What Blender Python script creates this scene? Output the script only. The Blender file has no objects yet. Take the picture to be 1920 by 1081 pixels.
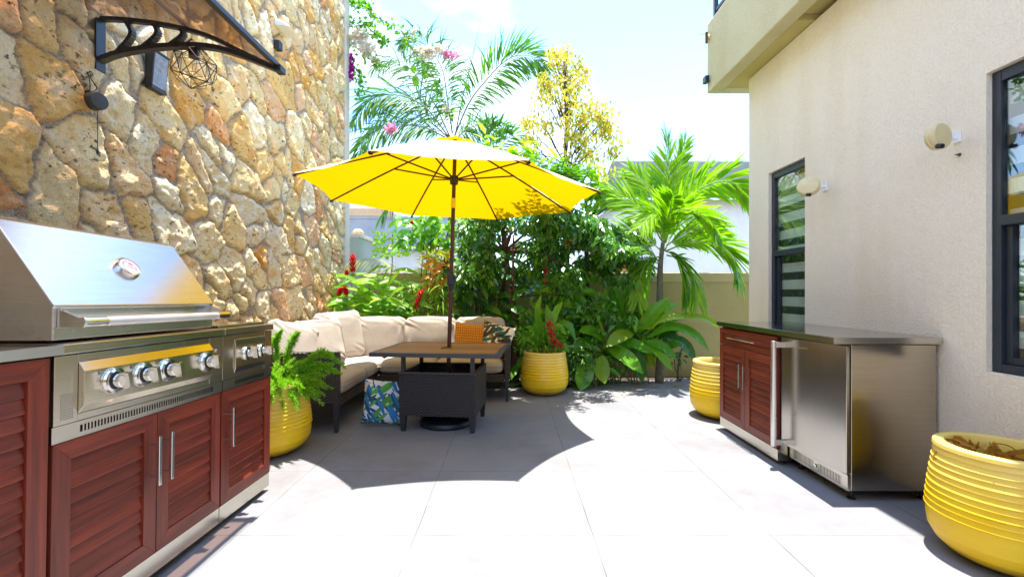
import bpy, bmesh, math, random
import numpy as np
from mathutils import Vector, Matrix, Euler

S = bpy.context.scene
COL = S.collection
R = math.radians
random.seed(7)
CX, CY, F, H = 957.0, 548.0, 835.0, 1.2


def P(px, py, Y):
    return Vector(((px - CX) / F * Y, Y, H - (py - CY) / F * Y))


# ------------------------------------------------------------------ materials
def nmat(name):
    m = bpy.data.materials.new(name)
    m.use_nodes = True
    nt = m.node_tree
    b = nt.nodes['Principled BSDF']
    return m, nt, b


def N(nt, typ, **kw):
    n = nt.nodes.new(typ)
    for k, v in kw.items():
        if k in n.inputs:
            n.inputs[k].default_value = v
        else:
            setattr(n, k, v)
    return n


def ramp(nt, fac, stops):
    r = nt.nodes.new('ShaderNodeValToRGB')
    while len(r.color_ramp.elements) < len(stops):
        r.color_ramp.elements.new(0.5)
    for e, (p, c) in zip(r.color_ramp.elements, stops):
        e.position = p
        e.color = (*c, 1) if len(c) == 3 else c
    nt.links.new(fac, r.inputs[0])
    return r.outputs[0]


def objco(nt, scale=(1, 1, 1), rot=(0, 0, 0), loc=(0, 0, 0)):
    tc = nt.nodes.new('ShaderNodeTexCoord')
    mp = nt.nodes.new('ShaderNodeMapping')
    mp.inputs['Scale'].default_value = scale
    mp.inputs['Rotation'].default_value = rot
    mp.inputs['Location'].default_value = loc
    nt.links.new(tc.outputs['Object'], mp.inputs[0])
    return mp.outputs[0]


def noise(nt, vec, scale, detail=4, rough=.55):
    n = N(nt, 'ShaderNodeTexNoise', Scale=scale, Detail=detail, Roughness=rough)
    nt.links.new(vec, n.inputs['Vector'])
    return n.outputs['Fac']


def bump(nt, b, h, strength, dist=.01):
    bp = N(nt, 'ShaderNodeBump', Strength=strength, Distance=dist)
    nt.links.new(h, bp.inputs['Height'])
    nt.links.new(bp.outputs[0], b.inputs['Normal'])
    return bp


def math_(nt, op, a, b=None, clamp=False):
    m = nt.nodes.new('ShaderNodeMath')
    m.operation = op
    m.use_clamp = clamp
    for i, v in enumerate((a, b)):
        if v is None:
            continue
        if isinstance(v, (int, float)):
            m.inputs[i].default_value = v
        else:
            nt.links.new(v, m.inputs[i])
    return m.outputs[0]


def mixc(nt, fac, a, b, blend='MIX'):
    m = nt.nodes.new('ShaderNodeMix')
    m.data_type = 'RGBA'
    m.blend_type = blend
    for sock, v in ((m.inputs[0], fac), (m.inputs[6], a), (m.inputs[7], b)):
        if isinstance(v, (int, float)):
            sock.default_value = v
        elif isinstance(v, tuple):
            sock.default_value = (*v, 1)
        else:
            nt.links.new(v, sock)
    return m.outputs[2]


def simple(name, c, rough=.5, metal=0., var=.12, scale=8., bmp=.0, bscale=60., spec=.5):
    m, nt, b = nmat(name)
    co = objco(nt)
    f = noise(nt, co, scale)
    d = tuple(max(0, x * (1 - var)) for x in c)
    e = tuple(min(1, x * (1 + var)) for x in c)
    nt.links.new(ramp(nt, f, [(.3, d), (.7, e)]), b.inputs['Base Color'])
    b.inputs['Roughness'].default_value = rough
    b.inputs['Metallic'].default_value = metal
    b.inputs['Specular IOR Level'].default_value = spec
    if bmp:
        bump(nt, b, noise(nt, co, bscale), bmp)
    return m


def steel(name, c=(.60, .565, .49), rough=.23, axis=(1, 1, 60)):
    m, nt, b = nmat(name)
    co = objco(nt, axis)
    f = noise(nt, co, 6, 3)
    nt.links.new(ramp(nt, f, [(.35, tuple(x * .93 for x in c)), (.65, tuple(min(1, x * 1.05) for x in c))]), b.inputs['Base Color'])
    b.inputs['Metallic'].default_value = 1
    f2 = noise(nt, objco(nt), 3, 3)
    mr = N(nt, 'ShaderNodeMapRange')
    mr.inputs[3].default_value = rough * .8
    mr.inputs[4].default_value = rough * 1.25
    nt.links.new(f2, mr.inputs[0])
    nt.links.new(mr.outputs[0], b.inputs['Roughness'])
    bump(nt, b, f, .06, .002)
    return m


def wood(name, axis, dark=(.10, .014, .007), light=(.27, .042, .017)):
    m, nt, b = nmat(name)
    sc = {'y': (30, 1.6, 30), 'z': (30, 30, 1.6)}[axis]
    co = objco(nt, sc)
    f = noise(nt, co, 1.6, 6, .65)
    geo = nt.nodes.new('ShaderNodeNewGeometry')
    base = ramp(nt, f, [(.3, dark), (.72, light)])
    rnd = math_(nt, 'MULTIPLY_ADD', geo.outputs['Random Per Island'], .5)
    nt.nodes[-1].inputs[2].default_value = .72
    hsv = nt.nodes.new('ShaderNodeHueSaturation')
    nt.links.new(base, hsv.inputs['Color'])
    nt.links.new(rnd, hsv.inputs['Value'])
    nt.links.new(hsv.outputs[0], b.inputs['Base Color'])
    b.inputs['Roughness'].default_value = .42
    bump(nt, b, f, .12, .003)
    return m


def leafmat(name, c0, c1, trans=.45, rough=.42, gloss=.35, tint=(1.25, 1.35, .6)):
    m = bpy.data.materials.new(name)
    m.use_nodes = True
    nt = m.node_tree
    b = nt.nodes['Principled BSDF']
    out = nt.nodes['Material Output']
    geo = nt.nodes.new('ShaderNodeNewGeometry')
    co = objco(nt)
    f = math_(nt, 'ADD', math_(nt, 'MULTIPLY', geo.outputs['Random Per Island'], .7), math_(nt, 'MULTIPLY', noise(nt, co, 9), .45))
    col = ramp(nt, f, [(.15, c0), (.95, c1)])
    nt.links.new(col, b.inputs['Base Color'])
    b.inputs['Roughness'].default_value = rough
    b.inputs['Specular IOR Level'].default_value = gloss
    t = nt.nodes.new('ShaderNodeBsdfTranslucent')
    br = mixc(nt, 1.0, col, tint, 'MULTIPLY')
    nt.links.new(br, t.inputs['Color'])
    ms = nt.nodes.new('ShaderNodeMixShader')
    ms.inputs[0].default_value = trans
    nt.links.new(b.outputs[0], ms.inputs[1])
    nt.links.new(t.outputs[0], ms.inputs[2])
    nt.links.new(ms.outputs[0], out.inputs['Surface'])
    return m


M = {}
M['steel'] = steel('brushed_steel')
M['steel_bright'] = steel('polished_steel', (.72, .70, .66), .12)
M['steel_top'] = steel('steel_worktop', (.42, .41, .38), .13, (1, 40, 1))
M['hood'] = steel('hood_steel', (.62, .61, .60), .26, (1, 1, 60))
M['black'] = simple('black_metal', (.012, .012, .014), .4)
M['blackgap'] = simple('black_gap', (.006, .006, .006), .7)
M['wood_y'] = wood('mahogany_across', 'y')
M['wood_z'] = wood('mahogany_upright', 'z')
M['frame'] = simple('navy_grey_frame', (.022, .030, .042), .35, bmp=.05)
M['cream'] = simple('cream_plastic', (.72, .60, .33), .45)
M['white'] = simple('white_plastic', (.8, .8, .82), .4)
M['maroon'] = simple('maroon_pole', (.06, .012, .008), .4)
M['soil'] = simple('soil', (.045, .028, .018), .95, var=.5, scale=30, bmp=.8)
M['tag'] = simple('paper_tag', (.75, .5, .38), .7)
M['bark'] = simple('bark', (.10, .055, .035), .85, var=.4, scale=25, bmp=.6)
M['palm_bark'] = simple('palm_bark', (.16, .14, .09), .8, var=.35, scale=18, bmp=.5)
M['redflower'] = leafmat('red_bract', (.35, .005, .012), (.62, .015, .03), .25)
M['orange'] = simple('orange_render', (.62, .22, .03), .8)
M['lens'] = simple('lamp_lens', (.26, .28, .32), .12, var=.3, scale=40)
M['sign_ink'] = simple('grey_print', (.16, .15, .12), .6)
M['wire'] = simple('wire_black', (.015, .014, .013), .45)


def patio_mat():
    m, nt, b = nmat('concrete_slabs')
    tc = nt.nodes.new('ShaderNodeTexCoord')
    sp = nt.nodes.new('ShaderNodeSeparateXYZ')
    co = tc.outputs['Object']
    wob = N(nt, 'ShaderNodeTexNoise', Scale=3., Detail=3.)
    nt.links.new(co, wob.inputs['Vector'])
    nt.links.new(co, sp.inputs[0])
    wv = math_(nt, 'MULTIPLY', math_(nt, 'SUBTRACT', wob.outputs['Fac'], .5), .012)

    def line(axis, off, step, w):
        a = math_(nt, 'ADD', sp.outputs[axis], wv)
        a = math_(nt, 'DIVIDE', math_(nt, 'SUBTRACT', a, off), step)
        a = math_(nt, 'FRACT', math_(nt, 'ADD', a, 100.5))
        a = math_(nt, 'MULTIPLY', math_(nt, 'ABSOLUTE', math_(nt, 'SUBTRACT', a, .5)), step)
        return math_(nt, 'LESS_THAN', a, w)
    j = math_(nt, 'MAXIMUM', line(0, -.472, .88, .0028), line(1, 2.205, .79, .0020))
    base = ramp(nt, noise(nt, co, 1.6, 6, .6), [(.3, (.184, .183, .194)), (.7, (.230, .229, .243))])
    stain = ramp(nt, noise(nt, co, .9, 7, .7), [(.50, (1, 1, 1)), (.64, (.70, .66, .60))])
    base = mixc(nt, .55, base, stain, 'MULTIPLY')
    speck = ramp(nt, noise(nt, co, 70, 3), [(.28, (.75, .72, .7)), (.36, (1, 1, 1))])
    base = mixc(nt, .5, base, speck, 'MULTIPLY')
    broken = ramp(nt, noise(nt, co, 2.3, 4), [(.4, (.2, .2, .2)), (.6, (1, 1, 1))])
    jf = math_(nt, 'MULTIPLY', j, broken)
    col = mixc(nt, math_(nt, 'MULTIPLY', jf, .9), base, (.085, .072, .065))
    nt.links.new(col, b.inputs['Base Color'])
    b.inputs['Roughness'].default_value = .75
    b.inputs['Specular IOR Level'].default_value = .3
    h = math_(nt, 'SUBTRACT', math_(nt, 'MULTIPLY', noise(nt, co, 45, 5), .25), jf)
    bump(nt, b, h, .35, .006)
    return m


def stone_mat():
    m, nt, b = nmat('rubble_stone')
    at = nt.nodes.new('ShaderNodeAttribute')
    at.attribute_name = 'stone_col'
    am = nt.nodes.new('ShaderNodeAttribute')
    am.attribute_name = 'mortar'
    co = objco(nt)
    co2 = objco(nt, (1, .8, 1.3), (.5, 0, 0))
    patch = ramp(nt, noise(nt, co, 5.5, 6, .62), [(.40, (1.0, .97, .93)), (.56, (.98, .80, .52)), (.68, (.92, .50, .19))])
    c = mixc(nt, .62, at.outputs['Color'], patch, 'MULTIPLY')
    pale = ramp(nt, noise(nt, co2, 7, 6, .6), [(.52, (0, 0, 0)), (.68, (1, 1, 1))])
    c = mixc(nt, math_(nt, 'MULTIPLY', pale, .5), c, (.80, .72, .58))
    pits = ramp(nt, noise(nt, co2, 34, 5, .6), [(.35, (1, 1, 1)), (.42, (0, 0, 0))])
    blot = ramp(nt, noise(nt, co, 6, 3), [(.47, (0, 0, 0)), (.62, (1, 1, 1))])
    pm = math_(nt, 'MULTIPLY', pits, math_(nt, 'ADD', math_(nt, 'MULTIPLY', blot, .8), .2))
    c = mixc(nt, pm, c, (.13, .06, .03))
    grain = ramp(nt, noise(nt, co, 120, 3), [(.3, (.75, .72, .68)), (.7, (1.08, 1.08, 1.08))])
    c = mixc(nt, .6, c, grain, 'MULTIPLY')
    mort = ramp(nt, noise(nt, co, 60, 4), [(.3, (.26, .20, .14)), (.7, (.50, .42, .32))])
    c = mixc(nt, am.outputs['Fac'], c, mort)
    nt.links.new(c, b.inputs['Base Color'])
    b.inputs['Roughness'].default_value = .85
    b.inputs['Specular IOR Level'].default_value = .25
    h = math_(nt, 'SUBTRACT', math_(nt, 'ADD', noise(nt, co, 28, 8, .65), math_(nt, 'MULTIPLY', noise(nt, co, 110, 3), .3)), math_(nt, 'MULTIPLY', pm, .7))
    bump(nt, b, h, .9, .022)
    return m


def stucco(name, c0, c1, scale=38, strength=.55):
    m, nt, b = nmat(name)
    co = objco(nt)
    c = ramp(nt, noise(nt, co, 1.3, 5), [(.3, c0), (.7, c1)])
    worm = noise(nt, co, scale, 3, .5)
    ridge = math_(nt, 'ABSOLUTE', math_(nt, 'SUBTRACT', worm, .5))
    rg = ramp(nt, ridge, [(.0, (0, 0, 0)), (.06, (1, 1, 1))])
    dirt = ramp(nt, ridge, [(.0, (.86, .82, .76)), (.03, (1, 1, 1))])
    c = mixc(nt, .55, c, dirt, 'MULTIPLY')
    stain = ramp(nt, noise(nt, objco(nt, (1, 1, .25)), 2.6, 5), [(.5, (1, 1, 1)), (.75, (.90, .86, .78))])
    c = mixc(nt, .7, c, stain, 'MULTIPLY')
    spz = nt.nodes.new('ShaderNodeSeparateXYZ')
    nt.links.new(co, spz.inputs[0])
    spl = ramp(nt, math_(nt, 'SUBTRACT', math_(nt, 'MULTIPLY', noise(nt, co, 9, 6, .7), .5), spz.outputs[2]), [(.05, (1, 1, 1)), (.30, (.80, .74, .66))])
    c = mixc(nt, .8, c, spl, 'MULTIPLY')
    nt.links.new(c, b.inputs['Base Color'])
    b.inputs['Roughness'].default_value = .9
    b.inputs['Specular IOR Level'].default_value = .2
    h = math_(nt, 'ADD', math_(nt, 'MULTIPLY', rg, .5), noise(nt, co, scale * 2.3, 4))
    bump(nt, b, h, strength, .008)
    return m


def pot_mat():
    m, nt, b = nmat('yellow_glaze')
    co = objco(nt)
    f = noise(nt, co, 4, 4)
    c = ramp(nt, f, [(.3, (.80, .50, .005)), (.7, (.88, .60, .010))])
    sp = nt.nodes.new('ShaderNodeSeparateXYZ')
    nt.links.new(co, sp.inputs[0])
    up = ramp(nt, math_(nt, 'ADD', math_(nt, 'MULTIPLY', sp.outputs[2], 1.85), math_(nt, 'MULTIPLY', math_(nt, 'SUBTRACT', f, .5), .25)), [(.50, (0, 0, 0)), (.98, (1, 1, 1))])
    c = mixc(nt, math_(nt, 'MULTIPLY', up, .75), c, (.82, .64, .20))     # upper rings painted paler, as if struck by sunlight
    speck = ramp(nt, noise(nt, co, 55, 2), [(.24, (.45, .3, .1)), (.28, (1, 1, 1))])
    c = mixc(nt, .6, c, speck, 'MULTIPLY')
    gr_ = math_(nt, 'SUBTRACT', math_(nt, 'MULTIPLY', noise(nt, co, 14, 5), .16), sp.outputs[2])   # splashed soil at the foot
    grime = ramp(nt, gr_, [(.0, (0, 0, 0)), (.07, (1, 1, 1))])
    c = mixc(nt, math_(nt, 'MULTIPLY', grime, .55), c, (.28, .18, .07))
    scuff = ramp(nt, noise(nt, objco(nt, (1, 1, 2.5)), 11, 6, .7), [(.60, (0, 0, 0)), (.70, (1, 1, 1))])
    c = mixc(nt, math_(nt, 'MULTIPLY', scuff, .28), c, (.62, .42, .10))
    nt.links.new(c, b.inputs['Base Color'])
    nt.links.new(ramp(nt, noise(nt, co, 9, 4), [(.3, (.28, .28, .28)), (.7, (.55, .55, .55))]), b.inputs['Roughness'])
    bump(nt, b, noise(nt, co, 30, 3), .06, .004)
    return m


def wicker(name, c0=(.012, .011, .012), c1=(.055, .048, .045)):
    m, nt, b = nmat(name)
    tc = nt.nodes.new('ShaderNodeTexCoord')
    sp = nt.nodes.new('ShaderNodeSeparateXYZ')
    nt.links.new(tc.outputs['Object'], sp.inputs[0])
    u = math_(nt, 'ADD', sp.outputs[0], sp.outputs[1])
    v = sp.outputs[2]
    su = math_(nt, 'SINE', math_(nt, 'MULTIPLY', u, 2 * math.pi / .036))
    row = math_(nt, 'FLOOR', math_(nt, 'DIVIDE', v, .0125))
    par = math_(nt, 'MULTIPLY_ADD', math_(nt, 'MODULO', math_(nt, 'ABSOLUTE', row), 2.), 2.)
    nt.nodes[-1].inputs[2].default_value = -1.
    wv = math_(nt, 'MULTIPLY', su, par)
    strand = math_(nt, 'ABSOLUTE', math_(nt, 'SINE', math_(nt, 'MULTIPLY', v, math.pi / .0125)))
    h = math_(nt, 'MULTIPLY', math_(nt, 'ADD', math_(nt, 'MULTIPLY', wv, .5), .6), strand)
    rn = noise(nt, objco(nt, (4, 4, 60)), 3)
    f = math_(nt, 'MULTIPLY', h, math_(nt, 'ADD', rn, .5))
    nt.links.new(ramp(nt, f, [(.1, c0), (.9, c1)]), b.inputs['Base Color'])
    b.inputs['Roughness'].default_value = .45
    bump(nt, b, h, .9, .006)
    return m


def fabric(name, c, var=.06, bscale=350):
    m, nt, b = nmat(name)
    co = objco(nt)
    nt.links.new(ramp(nt, noise(nt, co, 5, 4), [(.3, tuple(x * (1 - var) for x in c)), (.7, tuple(min(1, x * (1 + var)) for x in c))]), b.inputs['Base Color'])
    b.inputs['Roughness'].default_value = .9
    b.inputs['Specular IOR Level'].default_value = .15
    h = math_(nt, 'ADD', math_(nt, 'MULTIPLY', noise(nt, co, bscale, 2), .2), noise(nt, objco(nt, (1, 1, .5)), 14, 3))
    bump(nt, b, h, .22, .02)
    return m


def leafprint(name, bg, cols, scale=1.0, rots=(.5, -.7, 1.1)):
    m, nt, b = nmat(name)
    c = None
    prev = bg
    for i, (col, r) in enumerate(zip(cols, rots)):
        tcn = nt.nodes.new('ShaderNodeTexCoord')
        mpn = nt.nodes.new('ShaderNodeMapping')
        mpn.vector_type = 'TEXTURE'
        mpn.inputs['Rotation'].default_value = (0, r, 0)
        mpn.inputs['Location'].default_value = (i * .31, 0, i * .17)
        mpn.inputs['Scale'].default_value = (.17 / scale, .3, .036 / scale)
        nt.links.new(tcn.outputs['Object'], mpn.inputs[0])
        co = mpn.outputs[0]
        v = N(nt, 'ShaderNodeTexVoronoi', Scale=1.0)
        v.inputs['Randomness'].default_value = .9
        nt.links.new(co, v.inputs['Vector'])
        msk = math_(nt, 'LESS_THAN', v.outputs['Distance'], .47)
        vr = ramp(nt, v.outputs['Color'], [(.25, tuple(x * .55 for x in col)), (.8, tuple(min(1, x * 1.5) for x in col))])
        prev = mixc(nt, msk, prev, vr)
    nt.links.new(prev, b.inputs['Base Color'])
    b.inputs['Roughness'].default_value = .85
    bump(nt, b, noise(nt, objco(nt), 300, 2), .15, .004)
    return m


def knit(name):
    m, nt, b = nmat(name)
    tc = nt.nodes.new('ShaderNodeTexCoord')
    sp = nt.nodes.new('ShaderNodeSeparateXYZ')
    nt.links.new(tc.outputs['Object'], sp.inputs[0])
    a = math_(nt, 'ABSOLUTE', math_(nt, 'SINE', math_(nt, 'MULTIPLY', sp.outputs[0], math.pi / .024)))
    c = math_(nt, 'ABSOLUTE', math_(nt, 'SINE', math_(nt, 'MULTIPLY', sp.outputs[2], math.pi / .03)))
    h = math_(nt, 'MULTIPLY', a, c)
    nt.links.new(ramp(nt, h, [(.1, (.55, .17, .008)), (.6, (.85, .34, .02))]), b.inputs['Base Color'])
    b.inputs['Roughness'].default_value = .9
    bump(nt, b, h, .8, .012)
    return m


def canopy_mat():
    m = bpy.data.materials.new('umbrella_fabric')
    m.use_nodes = True
    nt = m.node_tree
    out = nt.nodes['Material Output']
    nt.nodes.remove(nt.nodes['Principled BSDF'])
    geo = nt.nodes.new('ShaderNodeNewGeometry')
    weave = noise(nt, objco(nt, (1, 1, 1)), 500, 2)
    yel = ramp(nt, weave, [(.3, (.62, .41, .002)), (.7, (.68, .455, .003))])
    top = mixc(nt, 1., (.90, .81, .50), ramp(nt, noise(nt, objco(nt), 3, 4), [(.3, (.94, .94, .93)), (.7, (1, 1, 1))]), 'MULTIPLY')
    col = mixc(nt, geo.outputs['Backfacing'], top, yel)      # sun glare put into the pale outside colour; yellow inside
    d = nt.nodes.new('ShaderNodeBsdfDiffuse')
    nt.links.new(col, d.inputs[0])
    t = nt.nodes.new('ShaderNodeBsdfTranslucent')
    t.inputs[0].default_value = (.57, .345, .001, 1)
    ms = nt.nodes.new('ShaderNodeMixShader')
    ms.inputs[0].default_value = .42
    nt.links.new(d.outputs[0], ms.inputs[1])
    nt.links.new(t.outputs[0], ms.inputs[2])
    nt.links.new(ms.outputs[0], out.inputs['Surface'])
    return m


def sheet_mat(name, tint, gl=.12, rough=.05):
    m = bpy.data.materials.new(name)
    m.use_nodes = True
    nt = m.node_tree
    out = nt.nodes['Material Output']
    nt.nodes.remove(nt.nodes['Principled BSDF'])
    tr = nt.nodes.new('ShaderNodeBsdfTransparent')
    nz = noise(nt, objco(nt), 3, 3)
    nt.links.new(ramp(nt, nz, [(.3, tuple(x * .94 for x in tint)), (.7, tint)]), tr.inputs[0])
    g = nt.nodes.new('ShaderNodeBsdfGlossy')
    g.inputs['Roughness'].default_value = rough
    g.inputs[0].default_value = (.95, .95, .95, 1)
    lw = N(nt, 'ShaderNodeLayerWeight', Blend=.5)
    ms = nt.nodes.new('ShaderNodeMixShader')
    k5 = math_(nt, 'MULTIPLY', math_(nt, 'POWER', lw.outputs['Facing'], 4.5), .9)
    nt.links.new(math_(nt, 'ADD', k5, .04 + gl, True), ms.inputs[0])
    nt.links.new(tr.outputs[0], ms.inputs[1])
    nt.links.new(g.outputs[0], ms.inputs[2])
    nt.links.new(ms.outputs[0], out.inputs['Surface'])
    return m


def blind_mat():
    m, nt, b = nmat('zebra_blind')
    tc = nt.nodes.new('ShaderNodeTexCoord')
    sp = nt.nodes.new('ShaderNodeSeparateXYZ')
    nt.links.new(tc.outputs['Object'], sp.inputs[0])
    f = math_(nt, 'FRACT', math_(nt, 'DIVIDE', math_(nt, 'ADD', sp.outputs[2], 10), .155))
    k = math_(nt, 'LESS_THAN', f, .45)
    nt.links.new(mixc(nt, k, (.80, .81, .81), (.05, .055, .055)), b.inputs['Base Color'])
    b.inputs['Roughness'].default_value = .9
    bump(nt, b, noise(nt, objco(nt), 200, 2), .1)
    return m


M['patio'] = patio_mat()
M['stone'] = stone_mat()
M['stucco'] = stucco('cream_stucco', (.88, .775, .62), (.92, .82, .67), 40, .5)
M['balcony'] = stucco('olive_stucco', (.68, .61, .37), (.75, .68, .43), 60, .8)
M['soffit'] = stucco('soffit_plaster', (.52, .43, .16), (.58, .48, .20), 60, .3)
M['corner'] = stucco('corner_plaster', (.60, .56, .47), (.68, .63, .53), 25, .3)
M['fence'] = stucco('olive_wall', (.40, .33, .14), (.47, .40, .18), 50, .25)
M['cap'] = stucco('wall_cap', (.43, .36, .17), (.50, .43, .21), 50, .25)
M['greywall'] = stucco('grey_wall', (.36, .41, .36), (.44, .49, .43), 30, .2)
M['concrete'] = stucco('raw_concrete', (.30, .32, .36), (.40, .42, .46), 20, .2)
M['nwhite'] = stucco('white_wall', (.70, .72, .76), (.78, .80, .83), 20, .1)
M['roof'] = stucco('grey_roof', (.036, .045, .050), (.050, .060, .066), 30, .3)
M['pot'] = pot_mat()
M['wicker'] = wicker('charcoal_wicker')
M['wicker_brown'] = wicker('brown_wicker', (.016, .013, .012), (.075, .06, .05))
M['cushion'] = fabric('beige_cushion', (.44, .385, .335))
M['piping'] = fabric('cushion_piping', (.34, .29, .24))
M['leafblue'] = leafprint('blue_leaf_print', (.78, .80, .84), [(.02, .06, .22), (.08, .28, .05), (.03, .16, .36)], 1.0)
M['leaftrop'] = leafprint('tropical_leaf_print', (.80, .74, .58), [(.35, .17, .02), (.015, .09, .07), (.06, .03, .012)], 1.0, (.9, -.4, -1.2))
M['knit'] = knit('orange_knit')
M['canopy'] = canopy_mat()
M['smoke'] = sheet_mat('smoked_polycarbonate', (.70, .57, .49), .0, .10)
M['glass'] = sheet_mat('window_glass', (.90, .95, .93), .05, .01)
M['blind'] = blind_mat()


def plank_mat():
    m, nt, b = nmat('table_planks')
    co = objco(nt, (1.5, 26, 26))
    f = noise(nt, co, 2, 5, .6)
    geo = nt.nodes.new('ShaderNodeNewGeometry')
    g = math_(nt, 'ADD', math_(nt, 'MULTIPLY', f, .7), math_(nt, 'MULTIPLY', geo.outputs['Random Per Island'], .35))
    nt.links.new(ramp(nt, g, [(.25, (.17, .085, .022)), (.8, (.36, .20, .055))]), b.inputs['Base Color'])
    b.inputs['Roughness'].default_value = .6
    b.inputs['Specular IOR Level'].default_value = .25
    bump(nt, b, f, .15, .003)
    return m


M['plank'] = plank_mat()
M['tframe'] = simple('table_frame', (.055, .052, .055), .45)
M['leg'] = simple('charcoal_leg', (.030, .032, .040), .45)
L = {
    'palm_dark': leafmat('feather_palm', (.03, .13, .022), (.14, .33, .05), .4),
    'palm_lime': leafmat('young_palm', (.10, .30, .008), (.34, .54, .02), .48),
    'yellow': leafmat('yellow_foliage', (.55, .40, .015), (.88, .74, .15), .5),
    'yellow_green': leafmat('yellowgreen_foliage', (.22, .30, .03), (.55, .58, .12), .45),
    'bush': leafmat('bush_foliage', (.018, .095, .008), (.14, .37, .025), .38, .26, .65),
    'broad': leafmat('broad_leaf', (.04, .22, .010), (.22, .48, .02), .42, .3, .5),
    'broad_lime': leafmat('lime_broad_leaf', (.16, .34, .012), (.42, .55, .04), .5, .35),
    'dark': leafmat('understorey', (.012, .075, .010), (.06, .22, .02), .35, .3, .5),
    'ginger': leafmat('ginger_leaf', (.10, .32, .01), (.36, .56, .03), .5, .35),
    'fern': leafmat('fern', (.12, .34, .012), (.36, .60, .04), .5),
    'pale': leafmat('pale_frond', (.28, .30, .05), (.55, .55, .14), .45),
    'lime': leafmat('lime_foliage', (.18, .42, .012), (.42, .64, .04), .5),
    'croton': leafmat('croton', (.45, .06, .01), (.75, .55, .03), .4),
    'boug_w': leafmat('white_bract', (.70, .62, .48), (.86, .82, .74), .4, .5, .2, (1, 1, 1)),
    'boug_p': leafmat('pink_bract', (.62, .16, .38), (.82, .45, .58), .4, .5, .2, (1, 1, 1)),
    'boug_m': leafmat('magenta_bract', (.40, .01, .30), (.62, .04, .50), .4, .5, .2, (1, 1, 1)),
    'dry': leafmat('dry_leaf', (.24, .08, .012), (.66, .36, .05), .35),
    'fruit': simple('green_fruit', (.28, .36, .06), .4),
}


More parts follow.
